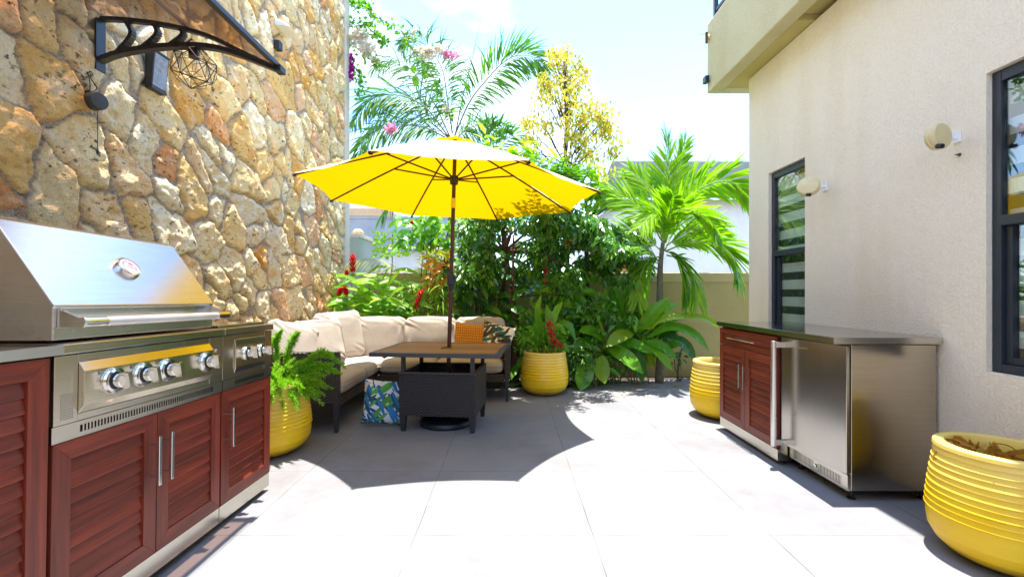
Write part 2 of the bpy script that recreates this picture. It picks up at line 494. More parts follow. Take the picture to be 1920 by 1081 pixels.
# ------------------------------------------------------------------ mesh builder
class MB:
    def __init__(s):
        s.v, s.f, s.mi, s.cur = [], [], [], 0

    def add(s, vs, fs):
        o = len(s.v)
        s.v += [tuple(v) for v in vs]
        for f in fs:
            s.f.append(tuple(i + o for i in f))
            s.mi.append(s.cur)

    def box(s, a, b, rot=None):
        (x0, y0, z0), (x1, y1, z1) = a, b
        x0, x1 = min(x0, x1), max(x0, x1)
        y0, y1 = min(y0, y1), max(y0, y1)
        z0, z1 = min(z0, z1), max(z0, z1)
        vs = [Vector(p) for p in ((x0, y0, z0), (x1, y0, z0), (x1, y1, z0), (x0, y1, z0), (x0, y0, z1), (x1, y0, z1), (x1, y1, z1), (x0, y1, z1))]
        if rot is not None:
            c = Vector(((x0 + x1) / 2, (y0 + y1) / 2, (z0 + z1) / 2))
            vs = [rot @ (v - c) + c for v in vs]
        s.add(vs, [(0, 3, 2, 1), (4, 5, 6, 7), (0, 1, 5, 4), (1, 2, 6, 5), (2, 3, 7, 6), (3, 0, 4, 7)])

    def prism(s, poly, d):
        """poly: closed list of points, extruded by vector d"""
        n = len(poly)
        poly = [Vector(p) for p in poly]
        d = Vector(d)
        vs = poly + [p + d for p in poly]
        fs = [tuple(range(n))[::-1], tuple(range(n, 2 * n))] + [(i, (i + 1) % n, n + (i + 1) % n, n + i) for i in range(n)]
        s.add(vs, fs)

    def tube(s, pts, r, n=8, cap=True):
        pts = [Vector(p) for p in pts]
        rr = r if isinstance(r, (list, tuple)) else [r] * len(pts)
        vs, fs = [], []
        up = None
        for i, p in enumerate(pts):
            t = (pts[min(i + 1, len(pts) - 1)] - pts[max(i - 1, 0)]).normalized()
            if up is None:
                a = Vector((0, 0, 1)) if abs(t.z) < .9 else Vector((1, 0, 0))
                up = (a - t * a.dot(t)).normalized()
            else:
                up = (up - t * up.dot(t)).normalized()
            sd = t.cross(up)
            for k in range(n):
                an = 2 * math.pi * k / n
                vs.append(p + (up * math.cos(an) + sd * math.sin(an)) * rr[i])
        for i in range(len(pts) - 1):
            for k in range(n):
                a, b = i * n + k, i * n + (k + 1) % n
                fs.append((a, b, b + n, a + n))
        if cap:
            fs.append(tuple(range(n))[::-1])
            fs.append(tuple((len(pts) - 1) * n + k for k in range(n)))
        s.add(vs, fs)

    def lathe(s, prof, c, n=48, axis=None, cap=True):
        c = Vector(c)
        q = Matrix.Identity(3) if axis is None else Vector((0, 0, 1)).rotation_difference(Vector(axis)).to_matrix()
        vs, fs = [], []
        for r, z in prof:
            for k in range(n):
                a = 2 * math.pi * k / n
                vs.append(q @ Vector((r * math.cos(a), r * math.sin(a), z)) + c)
        for i in range(len(prof) - 1):
            for k in range(n):
                a, b = i * n + k, i * n + (k + 1) % n
                fs.append((a, b, b + n, a + n))
        if cap:
            fs.append(tuple(range(n))[::-1])
            fs.append(tuple((len(prof) - 1) * n + k for k in range(n)))
        s.add(vs, fs)

    def xf(s, m):
        s.v = [tuple(m @ Vector(v)) for v in s.v]
        return s

    def build(s, name, mats, parent=None, smooth=False, bevel=0, loc=None, auto=None):
        o = Vector(loc) if loc is not None else (parent.location if parent is not None and parent.type == 'EMPTY' else Vector((0, 0, 0)))
        if parent is not None and parent.type != 'EMPTY':
            r = parent
            while r.parent is not None:
                r = r.parent
            o = r.location if r.type == 'EMPTY' else r.location
        me = bpy.data.meshes.new(name)
        me.from_pydata([(v[0] - o[0], v[1] - o[1], v[2] - o[2]) for v in s.v], [], s.f)
        for m in (mats if isinstance(mats, (list, tuple)) else [mats]):
            me.materials.append(m)
        me.polygons.foreach_set('material_index', s.mi)
        if smooth:
            me.polygons.foreach_set('use_smooth', [True] * len(s.f))
            if auto:
                me.set_sharp_from_angle(angle=R(auto))
        me.update()
        ob = bpy.data.objects.new(name, me)
        COL.objects.link(ob)
        if parent is not None:
            ob.parent = parent
        else:
            ob.location = o
        if bevel:
            md = ob.modifiers.new('bevel', 'BEVEL')
            md.width = bevel
            md.segments = 2
            md.limit_method = 'ANGLE'
            md.angle_limit = R(40)
        return ob


def tag(o, label, cat, group=None):
    o['label'] = label
    o['category'] = cat
    if group:
        o['group'] = group
    return o


def thing(name, loc, label, cat, group=None):
    o = bpy.data.objects.new(name, None)
    o.empty_display_size = .1
    o.location = loc
    COL.objects.link(o)
    return tag(o, label, cat, group)


def structure(o, kind='structure'):
    o['kind'] = kind
    return o


def catmull(pts, n):
    pts = [Vector(p) for p in pts]
    q = [pts[0] * 2 - pts[1]] + pts + [pts[-1] * 2 - pts[-2]]
    out = []
    m = len(pts) - 1
    for k in range(n + 1):
        t = k / n * m
        i = min(int(t), m - 1)
        u = t - i
        a, b, c, d = q[i:i + 4]
        out.append(.5 * ((2 * b) + (c - a) * u + (2 * a - 5 * b + 4 * c - d) * u * u + (3 * b - a - 3 * c + d) * u ** 3))
    return out


# ------------------------------------------------------------------ camera, world, sun
cam = bpy.data.cameras.new('camera')
co = bpy.data.objects.new('camera', cam)
COL.objects.link(co)
co.location = (0, 0, H)
co.rotation_euler = (R(90), 0, 0)
cam.sensor_width = 36
cam.lens = F / 1920 * 36
cam.shift_x = (960 - CX) / 1920
cam.shift_y = (CY - 540.5) / 1920
cam.clip_start = .02
cam.clip_end = 2000
S.camera = co

SUN_DIR = Vector((.036, .048, 1)).normalized()
w = bpy.data.worlds.new('World')
S.world = w
w.use_nodes = True
nt = w.node_tree
bg = nt.nodes['Background']
sky = nt.nodes.new('ShaderNodeTexSky')
sky.sky_type = 'NISHITA'
sky.sun_disc = False
sky.sun_elevation = math.asin(SUN_DIR.z)
sky.sun_rotation = math.atan2(SUN_DIR.x, SUN_DIR.y)
sky.air_density = .85
sky.dust_density = .2
sky.ozone_density = 3.0
tc = nt.nodes.new('ShaderNodeTexCoord')
mp = nt.nodes.new('ShaderNodeMapping')
mp.inputs['Scale'].default_value = (1.0, 1.0, 2.6)
mp.inputs['Location'].default_value = (.35, .1, .4)
nt.links.new(tc.outputs['Generated'], mp.inputs[0])
cn = N(nt, 'ShaderNodeTexNoise', Scale=1.7, Detail=8., Roughness=.58)
nt.links.new(mp.outputs[0], cn.inputs['Vector'])
cm = ramp(nt, cn.outputs['Fac'], [(.45, (.0, .0, .0)), (.62, (.95, .95, .95))])
mixed = mixc(nt, cm, mixc(nt, 1., sky.outputs[0], (.76, .89, 1.0), 'MULTIPLY'), (2.3, 2.4, 2.45))
nt.links.new(mixed, bg.inputs[0])
bg.inputs[1].default_value = .15

sl = bpy.data.lights.new('sun', 'SUN')
sl.energy = 2.2
sl.angle = R(.53)
sl.color = (1, .96, .89)
so = bpy.data.objects.new('sun', sl)
COL.objects.link(so)
so.rotation_euler = SUN_DIR.to_track_quat('Z', 'Y').to_euler()
so.location = (0, 0, 20)

S.view_settings.view_transform = 'Standard'
S.view_settings.look = 'None'
S.view_settings.exposure = 2.68
S.view_settings.gamma = 1
S.cycles.max_bounces = 10
S.cycles.diffuse_bounces = 6
S.cycles.transparent_max_bounces = 16
S.cycles.use_denoising = True
S.cycles.caustics_reflective = False
S.cycles.caustics_refractive = False
S.cycles.sample_clamp_indirect = 6

# ------------------------------------------------------------------ ground
mb = MB()
mb.add([(-150, -150, -.05), (150, -150, -.05), (150, 150, -.05), (-150, 150, -.05)], [(0, 1, 2, 3)])
structure(mb.build('ground', simple('dry_ground', (.20, .17, .11), .95, var=.3, scale=.6)))
edge = [(-2.4, 5.56), (-.4, 5.56), (.2, 5.60), (.7, 5.62), (1.1, 5.72), (1.5, 5.92), (1.9, 6.10), (2.6, 6.20), (9, 6.20)]
mb = MB()
top = [(-2.4, -3.95), (9, -3.95)] + edge[::-1]
mb.prism([(x, y, -.045) for x, y in top], (0, 0, .045))
structure(mb.build('patio', M['patio']))
mb = MB()
poly = [(-2.4, 6.46), (-2.4, 5.57)] + [(x, y + .012) for x, y in edge[1:]] + [(9, 6.46)]
mb.prism([(x, y, -.045) for x, y in poly[::1]], (0, 0, .028))
structure(mb.build('planting_bed', M['soil']))


# ------------------------------------------------------------------ stone house
def vnoise(x, y, seed):
    rs = np.random.RandomState(seed)
    g = rs.rand(256, 256)
    xi, yi = np.floor(x).astype(int), np.floor(y).astype(int)
    fx, fy = x - xi, y - yi
    fx = fx * fx * (3 - 2 * fx)
    fy = fy * fy * (3 - 2 * fy)
    a = g[xi % 256, yi % 256]
    b = g[(xi + 1) % 256, yi % 256]
    c = g[xi % 256, (yi + 1) % 256]
    d = g[(xi + 1) % 256, (yi + 1) % 256]
    return (a * (1 - fx) + b * fx) * (1 - fy) + (c * (1 - fx) + d * fx) * fy - .5


def fbm(x, y, s, seed, o=4):
    t = 0
    for i in range(o):
        t = t + vnoise(x * s * 2 ** i + 17.3 * i, y * s * 2 ** i + 5.1 * i, seed + i) * .55 ** i
    return t


WX, WY1, WZ = -2.30, 6.10, 6.2
sh = thing('stone_house', (WX, 3.0, 0), 'tall house wall of cream and ochre rubble stone on the left', 'house')
ys = np.concatenate([np.arange(-3.9, 1.3, .05), np.arange(1.3, WY1 + .001, .0105)])
zs = np.concatenate([np.arange(0, .55, .05), np.arange(.55, 5.4, .0105), np.arange(5.4, WZ, .05)])
YY, ZZ = np.meshgrid(ys, zs, indexing='ij')
y, z = YY.ravel(), ZZ.ravel()
rs = np.random.RandomState(11)
pts = []
cell = .285
for i in range(int((WY1 + 4.6) / cell)):
    for j in range(int((WZ + .6) / cell)):
        if rs.rand() < .06:
            continue
        pts.append((-4.2 + (i + (.5 if j % 2 else 0) + rs.uniform(-.42, .42)) * cell, -.3 + (j + rs.uniform(-.42, .42)) * cell * .98))
        if rs.rand() < .17:
            pts.append((pts[-1][0] + rs.uniform(-.16, .16), pts[-1][1] + rs.uniform(-.16, .16)))
pts = np.array(pts)
wt = rs.uniform(0, .055, len(pts))
yw = y + fbm(y, z, 2.6, 3, 3) * .07 + fbm(y, z, 13, 7, 3) * .030
zw = z + fbm(y, z, 2.6, 23, 3) * .07 + fbm(y, z, 13, 31, 3) * .030
shear = .30            # stones lean a little, as laid
F1 = np.full(y.shape, 9.)
F2 = np.full(y.shape, 9.)
ID = np.zeros(y.shape, int)
for k, (py_, pz_) in enumerate(pts):
    m = (np.abs(yw - py_) < .75) & (np.abs(zw - pz_) < .75)
    idx = np.nonzero(m)[0]
    if not len(idx):
        continue
    dy, dz = yw[idx] - py_, zw[idx] - pz_
    dd = np.sqrt((dy + shear * dz) ** 2 * 1.12 + dz ** 2 * .86) - wt[k]
    f1 = F1[idx]
    nearer = dd < f1
    F2[idx] = np.where(nearer, f1, np.minimum(F2[idx], dd))
    F1[idx] = np.where(nearer, dd, f1)
    ID[idx] = np.where(nearer, k, ID[idx])
e = (F2 - F1) * .5
jw = .003 + .010 * (fbm(y, z, 4, 51, 2) + .5).clip(0, 1)
t = ((e - jw) / .010).clip(0, 1)
t = t * t * (3 - 2 * t)
t = t * .62 + .38 * ((e - jw) / .034).clip(0, 1) ** .5
tl = rs.uniform(-.075, .075, (len(pts), 2))
off = rs.uniform(-.010, .014, len(pts))
chip = np.minimum(fbm(y, z, 9, 171, 4) + .12, 0) * .05
hgt = t * (.027 + off[ID] * .4 + tl[ID, 0] * (yw - pts[ID, 0]) + tl[ID, 1] * (zw - pts[ID, 1]) + fbm(y, z, 6, 71, 6) * .014 + fbm(y, z, 19, 271, 4) * .009 + chip) + (1 - t) * fbm(y, z, 22, 91, 3) * .012
pal = np.array([(.92, .76, .45), (.93, .81, .54), (.90, .70, .36), (.94, .84, .62), (.88, .62, .26), (.92, .70, .42), (.84, .50, .15), (.90, .61, .38), (.92, .75, .40), (.84, .43, .18)])
pw = np.array([.16, .16, .15, .12, .10, .10, .05, .07, .05, .04])
ci = rs.choice(len(pal), len(pts), p=pw / pw.sum())
pc = pal[ci] * rs.uniform(.88, 1.06, (len(pts), 1))
colr = np.concatenate([pc[ID], np.ones((len(y), 1))], 1).astype(np.float32)
V = np.stack([hgt, y - 3.0, z], 1)
ny, nz = len(ys), len(zs)
ii, jj = np.meshgrid(np.arange(ny - 1), np.arange(nz - 1), indexing='ij')
a = (ii * nz + jj).ravel()
faces = np.stack([a, a + nz, a + nz + 1, a + 1], 1)
me = bpy.data.meshes.new('stone_wall')
me.vertices.add(len(V))
me.vertices.foreach_set('co', V.astype(np.float32).ravel())
me.loops.add(faces.size)
me.loops.foreach_set('vertex_index', faces.ravel().astype(np.int32))
me.polygons.add(len(faces))
me.polygons.foreach_set('loop_start', np.arange(0, faces.size, 4, dtype=np.int32))
me.polygons.foreach_set('use_smooth', np.ones(len(faces), dtype=bool))
me.update(calc_edges=True)
at = me.attributes.new('stone_col', 'FLOAT_COLOR', 'POINT')
at.data.foreach_set('color', colr.ravel())
at = me.attributes.new('mortar', 'FLOAT', 'POINT')
at.data.foreach_set('value', (1 - ((e - jw * .7) / .006).clip(0, 1)).astype(np.float32))
me.materials.append(M['stone'])
me.validate()
ob = bpy.data.objects.new('stone_wall', me)
COL.objects.link(ob)
ob.parent = sh
mb = MB()   # plastered corner and return of the house
mb.box((WX - .3, WY1, 0), (WX + .045, WY1 + .16, WZ))
mb.build('plaster_corner', M['corner'], sh, bevel=.012)
mb = MB()
mb.box((-8, -3.9, 0), (WX - .06, WY1 - .001, WZ - .02))
mb.box((-8, WY1 + .001, 0), (WX - .301, WY1 + .14, WZ - .02))
mb.build('house_core', M['corner'], sh)

# ------------------------------------------------------------------ right house
HX = 2.47
HYE = 4.61
rh = thing('stucco_house', (HX, 2.5, 0), 'cream textured stucco house with dark windows and a balcony above on the right', 'house')
WINS = [(3.735, 4.262), (1.72, 2.312)]
WZ0, WZ1 = .79, 2.335
mb = MB()
yb = sorted([-3.9, HYE] + [v for w_ in WINS for v in w_])
zb = [0, WZ0, WZ1, 3.401]
D = .075
for i in range(len(yb) - 1):
    for j in range(3):
        if j == 1 and any(abs(yb[i] - w_[0]) < 1e-6 for w_ in WINS):
            y0, y1, z0, z1 = yb[i], yb[i + 1], zb[1], zb[2]
            mb.add([(HX, y0, z0), (HX, y1, z0), (HX + D, y1, z0), (HX + D, y0, z0)], [(0, 3, 2, 1)])
            mb.add([(HX, y0, z1), (HX, y1, z1), (HX + D, y1, z1), (HX + D, y0, z1)], [(0, 1, 2, 3)])
            mb.add([(HX, y0, z0), (HX, y0, z1), (HX + D, y0, z1), (HX + D, y0, z0)], [(0, 1, 2, 3)])
            mb.add([(HX, y1, z0), (HX, y1, z1), (HX + D, y1, z1), (HX + D, y1, z0)], [(0, 3, 2, 1)])
            continue
        mb.add([(HX, yb[i], zb[j]), (HX, yb[i + 1], zb[j]), (HX, yb[i + 1], zb[j + 1]), (HX, yb[i], zb[j + 1])], [(0, 3, 2, 1)])
mb.add([(HX, HYE, 0), (9, HYE, 0), (9, HYE, 3.401), (HX, HYE, 3.401)], [(0, 3, 2, 1)])
mb.build('wall', M['stucco'], rh)
mb = MB()   # the wing of the same house behind the viewpoint
mb.box((-8, -4.3, 0), (9, -3.9, 2.5))
mb.build('rear_wing', stucco('tan_stucco', (.46, .38, .25), (.54, .45, .30)), rh)
mb = MB()
mb.box((HX + .5, -3.9, .02), (HX + .56, HYE - .06, 3.4))
mb.build('interior', simple('dark_room', (.02, .02, .02), .9), rh)
for wi, (y0, y1) in enumerate(WINS):
    zm = 1.565
    fx0, fx1 = HX + .028, HX + .0745
    g = .002
    mb = MB()
    fw = .045
    mb.box((fx0, y0 + g, WZ0 + g), (fx1, y0 + fw, WZ1 - g))
    mb.box((fx0, y1 - fw, WZ0 + g), (fx1, y1 - g, WZ1 - g))
    mb.box((fx0 + .001, y0 + fw, WZ0 + g), (fx1, y1 - fw, WZ0 + fw))
    mb.box((fx0 + .001, y0 + fw, WZ1 - fw - .015), (fx1, y1 - fw, WZ1 - g))
    mb.box((fx0 - .006, y0 + fw, zm - .026), (fx1, y1 - fw, zm + .026))
    wn = mb.build('window', M['frame'], rh, bevel=.003)
    if wi == 0:
        wn['label'] = 'narrow dark framed window behind the steel counter'
    else:
        wn['label'] = 'dark framed window beside the near planter reflecting the umbrella'
    mb = MB()
    s0 = fw + .002
    mb.box((fx0 + .022, y0 + s0, WZ0 + s0), (fx1 + .01, y0 + s0 + .03, zm - .028))
    mb.box((fx0 + .022, y1 - s0 - .03, WZ0 + s0), (fx1 + .01, y1 - s0, zm - .028))
    mb.box((fx0 + .023, y0 + s0 + .03, WZ0 + s0), (fx1 + .01, y1 - s0 - .03, WZ0 + s0 + .035))
    mb.build('sash', M['frame'], wn, bevel=.002)
    mb = MB()
    mb.box((fx0 + .018, y0 + s0, zm + .028), (fx0 + .021, y1 - s0, WZ1 - fw - .017))
    mb.box((fx0 + .040, y0 + s0 + .031, WZ0 + s0 + .036), (fx0 + .043, y1 - s0 - .031, zm - .029))
    mb.build('pane', M['glass'], wn)
    mb = MB()
    mb.box((fx1 + .014, y0 + .0, WZ0 + .0), (fx1 + .017, y1 - .0, WZ1 - .0))
    mb.build('blind', M['blind'], wn)
# balcony
bx, by, bz0, bz1 = 2.185, 4.95, 3.402, 4.17
mb = MB()
mb.box((bx, -3.9, bz0), (bx + .14, by, bz1))
mb.box((bx + .14, by - .14, bz0 + .001), (9, by - .001, bz1 - .001))
bal = mb.build('balcony', M['balcony'], rh, bevel=.012)
mb = MB()
mb.box((bx + .141, 3.62, bz0 + .006), (9, by - .141, bz0 + .30))
mb.box((bx + .141, -3.9, bz0 + .055), (9, 3.619, bz0 + .30))
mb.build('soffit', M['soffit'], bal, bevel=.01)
mb = MB()
rx = bx + .07
for k in range(9):
    yy = by - .06 - k * 1.1
    mb.box((rx - .02, yy - .02, bz1 - .01), (rx + .02, yy + .02, bz1 + .95))
for zz in (.10, .32, .54, .76):
    mb.box((rx - .012, -3.9, bz1 + zz), (rx + .012, by - .08, bz1 + zz + .028))
    mb.box((rx + .02, by - .072, bz1 + zz), (9, by - .048, bz1 + zz + .028))
mb.box((rx - .03, -3.9, bz1 + .95), (rx + .03, by - .03, bz1 + .99))
mb.build('railing', simple('blue_black_rail', (.012, .022, .055), .4), bal)
mb = MB()
mb.box((HX + .3, -3.9, 3.75), (9, HYE, 6.3))
mb.build('upper_wall', M['stucco'], rh)


# wall spot lamps, cream
def spot(y, z, axis, rx_, label, k=1.0):
    r = thing('spot_lamp', (HX, y, z), label, 'lamp', 'cream spot lamps on the house wall')
    mb = MB()
    mb.box((HX - .012, y - .022, z - .03), (HX - .0005, y + .022, z + .03))
    mb.tube([(HX - .01, y, z), (HX - .05, y, z), (HX - .06, y - .004, z)], .011, 8)
    mb.build('bracket', M['white'], r, bevel=.002)
    c = Vector((HX - .055 - rx_, y - .01, z))
    mb = MB()
    q = .072 * k
    pr = [(.0, -.03), (q * .8, -.03), (q * .95, -.022), (q, -.008), (q * .97, -.004), (q * .97, .0), (q, .004), (q, .016), (q * .9, .028), (q * .6, .034), (.0, .036)]
    mb.lathe(pr, c, 40, axis, False)
    mb.build('lamp_head', M['cream'], r, smooth=True, auto=40)
    mb = MB()
    mb.lathe([(.0, 0), (.013, 0), (.013, .03), (.0, .03)], c + Vector((-.03, -.03, -q * .85)), 12, (0, -1, -.3), False)
    mb.build('knob', M['black'], r, smooth=True, auto=40)
    return r


spot(2.46, 2.055, (.25, -1, .05), .065, 'round cream spot lamp on the stucco wall nearer the big right window')
spot(3.49, 2.025, (-.75, -.75, .35), .085, 'egg shaped cream spot lamp on the wall just beside the narrow window', 1.1)
nl = thing('wall_anchor', (HX, 2.44, 1.955), 'rusty anchor screw sticking out of the stucco under the round cream lamp', 'screw')
mb = MB()
mb.tube([(HX + .01, 2.452, 1.957), (HX - .02, 2.44, 1.955), (HX - .045, 2.43, 1.951)], [.005, .005, .002], 8)
mb.lathe([(0, 0), (.010, 0), (.009, .004), (0, .005)], (HX - .0005, 2.448, 1.956), 10, (-1, 0, 0), False)
mb.build('screw_shaft', simple('rust', (.16, .055, .025), .8), nl)
fl = thing('flood_lamp', (bx - .02, by - .05, 3.53), 'tiny black square flood lamp under the balcony corner', 'lamp')
mb = MB()
mb.box((bx - .055, by - .09, 3.50), (bx - .012, by - .01, 3.57))
mb.build('housing', M['black'], fl, bevel=.004)
mb = MB()
mb.lathe([(0, 0), (.02, 0), (.016, .012), (0, .012)], (bx - .0005, by - .05, 3.54), 14, (-1, 0, 0), False)
mb.build('mount', M['white'], fl, smooth=True)
cl = thing('clip_lamp', (bx, by - .06, 4.02), 'small rusty clip lamp fixed to the balcony corner below the railing', 'lamp')
mb = MB()
mb.lathe([(0, 0), (.03, 0), (.026, .015), (0, .02)], (bx - .0005, by - .06, 4.0), 16, (-1, 0, 0), False)
mb.build('mount', M['cream'], cl, smooth=True)
mb = MB()
mb.box((bx - .045, by - .075, 3.93), (bx - .022, by - .055, 4.05))
mb.tube([(bx - .03, by - .065, 4.03), (bx - .09, by - .10, 4.01), (bx - .15, by - .14, 3.985)], .003, 6)
mb.build('arm', simple('rusty_iron', (.12, .05, .03), .7), cl)


# ------------------------------------------------------------------ doors
def door(name, parent, X, sgn, y0, y1, z0, z1, fw=.062, pitch=.048, label=None, tilt=None, slats=True):
    """louvred or panelled door; front face at X, outward direction sgn along x"""
    mb = MB()
    th = .021

    def fr(poly):   # poly in (y,z)
        mb.prism([(X, a, b) for a, b in poly], (-sgn * th, 0, 0))
    q = .0006
    mb.cur = 0      # stiles: upright grain
    fr([(y0, z0), (y0 + fw, z0 + fw), (y0 + fw, z1 - fw), (y0, z1)])
    fr([(y1, z0), (y1, z1), (y1 - fw, z1 - fw), (y1 - fw, z0 + fw)])
    mb.cur = 1      # rails: grain across
    fr([(y0 + q, z1), (y0 + fw + q, z1 - fw), (y1 - fw - q, z1 - fw), (y1 - q, z1)])
    fr([(y0 + q, z0), (y1 - q, z0), (y1 - fw - q, z0 + fw), (y0 + fw + q, z0 + fw)])
    a, b = y0 + fw, y1 - fw
    if slats:
        n = max(1, round((z1 - z0 - 2 * fw) / pitch))
        p = (z1 - z0 - 2 * fw) / n
        for k in range(n):
            zb_ = z0 + fw + k * p
            jit = random.uniform(-.0008, .0008)
            pr = [(-.005 + jit, zb_ + .001), (-.0075 + jit, zb_ - .003), (-.017, zb_ + .0), (-.017, zb_ + p - .001), (-.0145 + jit, zb_ + p - .003)]
            mb.prism([(X + sgn * w_, a + .0005, v) for w_, v in pr], (0, b - a - .001, 0))
        mb.box((X - sgn * .0175, a, z0 + fw), (X - sgn * .0205, b, z1 - fw))
    else:
        mb.box((X - sgn * .010, a, z0 + fw), (X - sgn * .020, b, z1 - fw))
    if tilt:
        mb.xf(tilt)
    o = mb.build(name, [M['wood_z'], M['wood_y']], parent, bevel=.0012)
    if label:
        o['label'] = label
    return o


def bar_handle(parent, X, sgn, y, z0, z1, r=.0065, out=.036, tilt=None, horiz=None, mat='steel_bright'):
    mb = MB()
    if horiz:
        ya, yb_, zz = horiz
        mb.tube([(X + sgn * out, ya, zz), (X + sgn * out, yb_, zz)], r, 10)
        for q in (ya + .03, yb_ - .03):
            mb.tube([(X - sgn * .001, q, zz), (X + sgn * out, q, zz)], r * .7, 8)
    else:
        mb.box((X + sgn * (out - r), y - r * 1.15, z0), (X + sgn * (out + r), y + r * 1.15, z1))
        for q in (z0 + .035, z1 - .035):
            mb.tube([(X - sgn * .001, y, q), (X + sgn * (out - r), y, q)], r * .62, 8)
    if tilt:
        mb.xf(tilt)
    return mb.build('handle', M[mat], parent, bevel=.0015)


# ------------------------------------------------------------------ left island
LX = -1.467
LB = -2.12
PIV = Vector((0, 2.7, 0))
TILT = Matrix.Translation(PIV) @ Matrix.Rotation(-.018, 4, 'X') @ Matrix.Translation(-PIV)
ISL = 'red wood units of the left outdoor kitchen'


def foot(mb, x, y, h):
    mb.lathe([(.022, -.0), (.022, .008), (.011, .012), (.011, h)], (x, y, 0), 12)


def kick(mb, y0, y1, X, sgn, z0=.028, z1=.108):
    mb.box((X - sgn * .004, y0, z0), (X - sgn * .022, y1, z1))


def cabinet_body(root, y0, y1, top, tilt=TILT, X=LX, B=LB, sgn=1):
    mb = MB()
    mb.box((X - sgn * .0235, y0 + .003, .11), (B, y1 - .003, top))
    mb.xf(tilt) if tilt else None
    mb.build('carcass', M['blackgap'], root)
    mb = MB()
    kick(mb, y0, y1, X, sgn)
    mb.box((X - sgn * .022, y0 + .002, .03), (B, y0 + .006, top - .001))
    mb.box((X - sgn * .0225, y1 - .006, .03), (B, y1 - .002, top - .001))
    mb.xf(tilt) if tilt else None
    mb.build('kick_plate', M['steel'], root, bevel=.001)
    for yy in (y0 + .06, y1 - .06):
        for xx in (X - sgn * .07, B + sgn * .06):
            mb = MB()
            zt = .03 + (.018 * (2.7 - yy) if tilt else 0)
            foot(mb, xx, yy, zt + .003)
            mb.build('foot', M['black'], root, smooth=True, auto=40)


# near-left cabinet
Y0, Y1 = .50, 1.404
c1 = thing('outdoor_cabinet', (LX - .3, 1.0, 0), 'red wood cabinet at the left picture edge with a steel worktop beside the grill', 'cabinet', ISL)
cabinet_body(c1, Y0, Y1, .972)
door('door', c1, LX, 1, Y0 + .455, Y1 - .003, .112, .968, tilt=TILT)
door('door', c1, LX, 1, Y0 + .003, Y0 + .450, .112, .968, tilt=TILT)
mb = MB()
mb.box((LX + .018, Y0, .975), (LB - .02, Y1 + .022, 1.008))
mb.xf(TILT)
mb.build('worktop', M['steel_top'], c1, bevel=.003)
mb = MB()
mb.box((LX + .020, Y0, .9755), (LX + .0185, Y1 + .022, 1.0075))
mb.xf(TILT)
mb.build('worktop_edge', steel('pale_edge', (.70, .71, .73), .3), c1)

# grill cabinet
G0, G1 = 1.412, 2.245
c2 = thing('grill_cabinet', (LX - .3, 1.83, 0), 'red louvred two door cabinet under the barbecue grill', 'cabinet', ISL)
cabinet_body(c2, G0, G1, .688)
d = door('door', c2, LX, 1, G0 + .003, 1.838, .112, .686, tilt=TILT)
bar_handle(d, LX, 1, 1.806, .40, .60, tilt=TILT)
d = door('door', c2, LX, 1, 1.842, G1 - .003, .112, .686, tilt=TILT)
bar_handle(d, LX, 1, 1.873, .40, .60, tilt=TILT)

# the grill
gr = thing('gas_grill', (LX - .3, 1.83, .69), 'stainless steel barbecue grill with a sloping closed hood and four knobs', 'grill')


def grill_front(root, y0, y1, px0, px1, vents, hasleft, out=.024):
    X = LX
    mb = MB()    # frame: left stile, right stile, strip above and below, trim lip
    mb.box((X + .004, y0, .745), (X - .02, px0 - .001, .970))
    mb.box((X + .004, px1 + .001, .745), (X - .02, y1, .970))
    mb.box((X + .0035, px0 - .001, .945), (X - .02, px1 + .001, .970))
    mb.box((X + .0035, px0 - .001, .745), (X - .02, px1 + .001, .768))
    mb.box((X - .021, y0 + .004, .70), (LB, y1 - .004, .970))
    mb.xf(TILT)
    mb.build('front_frame', M['steel'], root, bevel=.0015)
    mb = MB()
    mb.box((X + .016, y0, .975), (LB, y1, 1.008))
    mb.xf(TILT)
    mb.build('top_trim', M['steel'], root, bevel=.003)
    mb = MB()   # control panel with sloping upper and lower edges
    pr = [(X - .019, .7685), (X + .004, .7695), (X + out, .797), (X + out, .912), (X + .004, .944), (X - .019, .9445)]
    mb.prism([(a, px0, b) for a, b in pr], (0, px1 - px0, 0))
    mb.xf(TILT)
    mb.build('control_panel', steel('panel_steel', (.66, .61, .49), .19), root, bevel=.002)
    # vent strip
    ya, yb_, nv = vents
    mb = MB()
    zz0, zz1 = .706, .729
    mb.box((X + .005, y0 - .006 * hasleft, .690), (X - .02, y1, zz0))
    mb.box((X + .005, y0 - .006 * hasleft, zz1), (X - .02, y1, .7435))
    mb.box((X + .0048, y0 - .006 * hasleft, zz0), (X - .02, ya, zz1))
    mb.box((X + .0048, yb_, zz0), (X - .02, y1, zz1))
    st = (yb_ - ya) / nv
    for k in range(1, nv):
        mb.box((X + .0046, ya + k * st - st * .24, zz0), (X - .01, ya + k * st + st * .24, zz1))
    mb.xf(TILT)
    mb.build('vent_strip', M['steel'], root)
    mb = MB()
    mb.box((X - .0105, ya + .001, zz0 + .0005), (X - .0195, yb_ - .001, zz1 - .0005))
    mb.xf(TILT)
    mb.build('vent_backing', M['blackgap'], root)


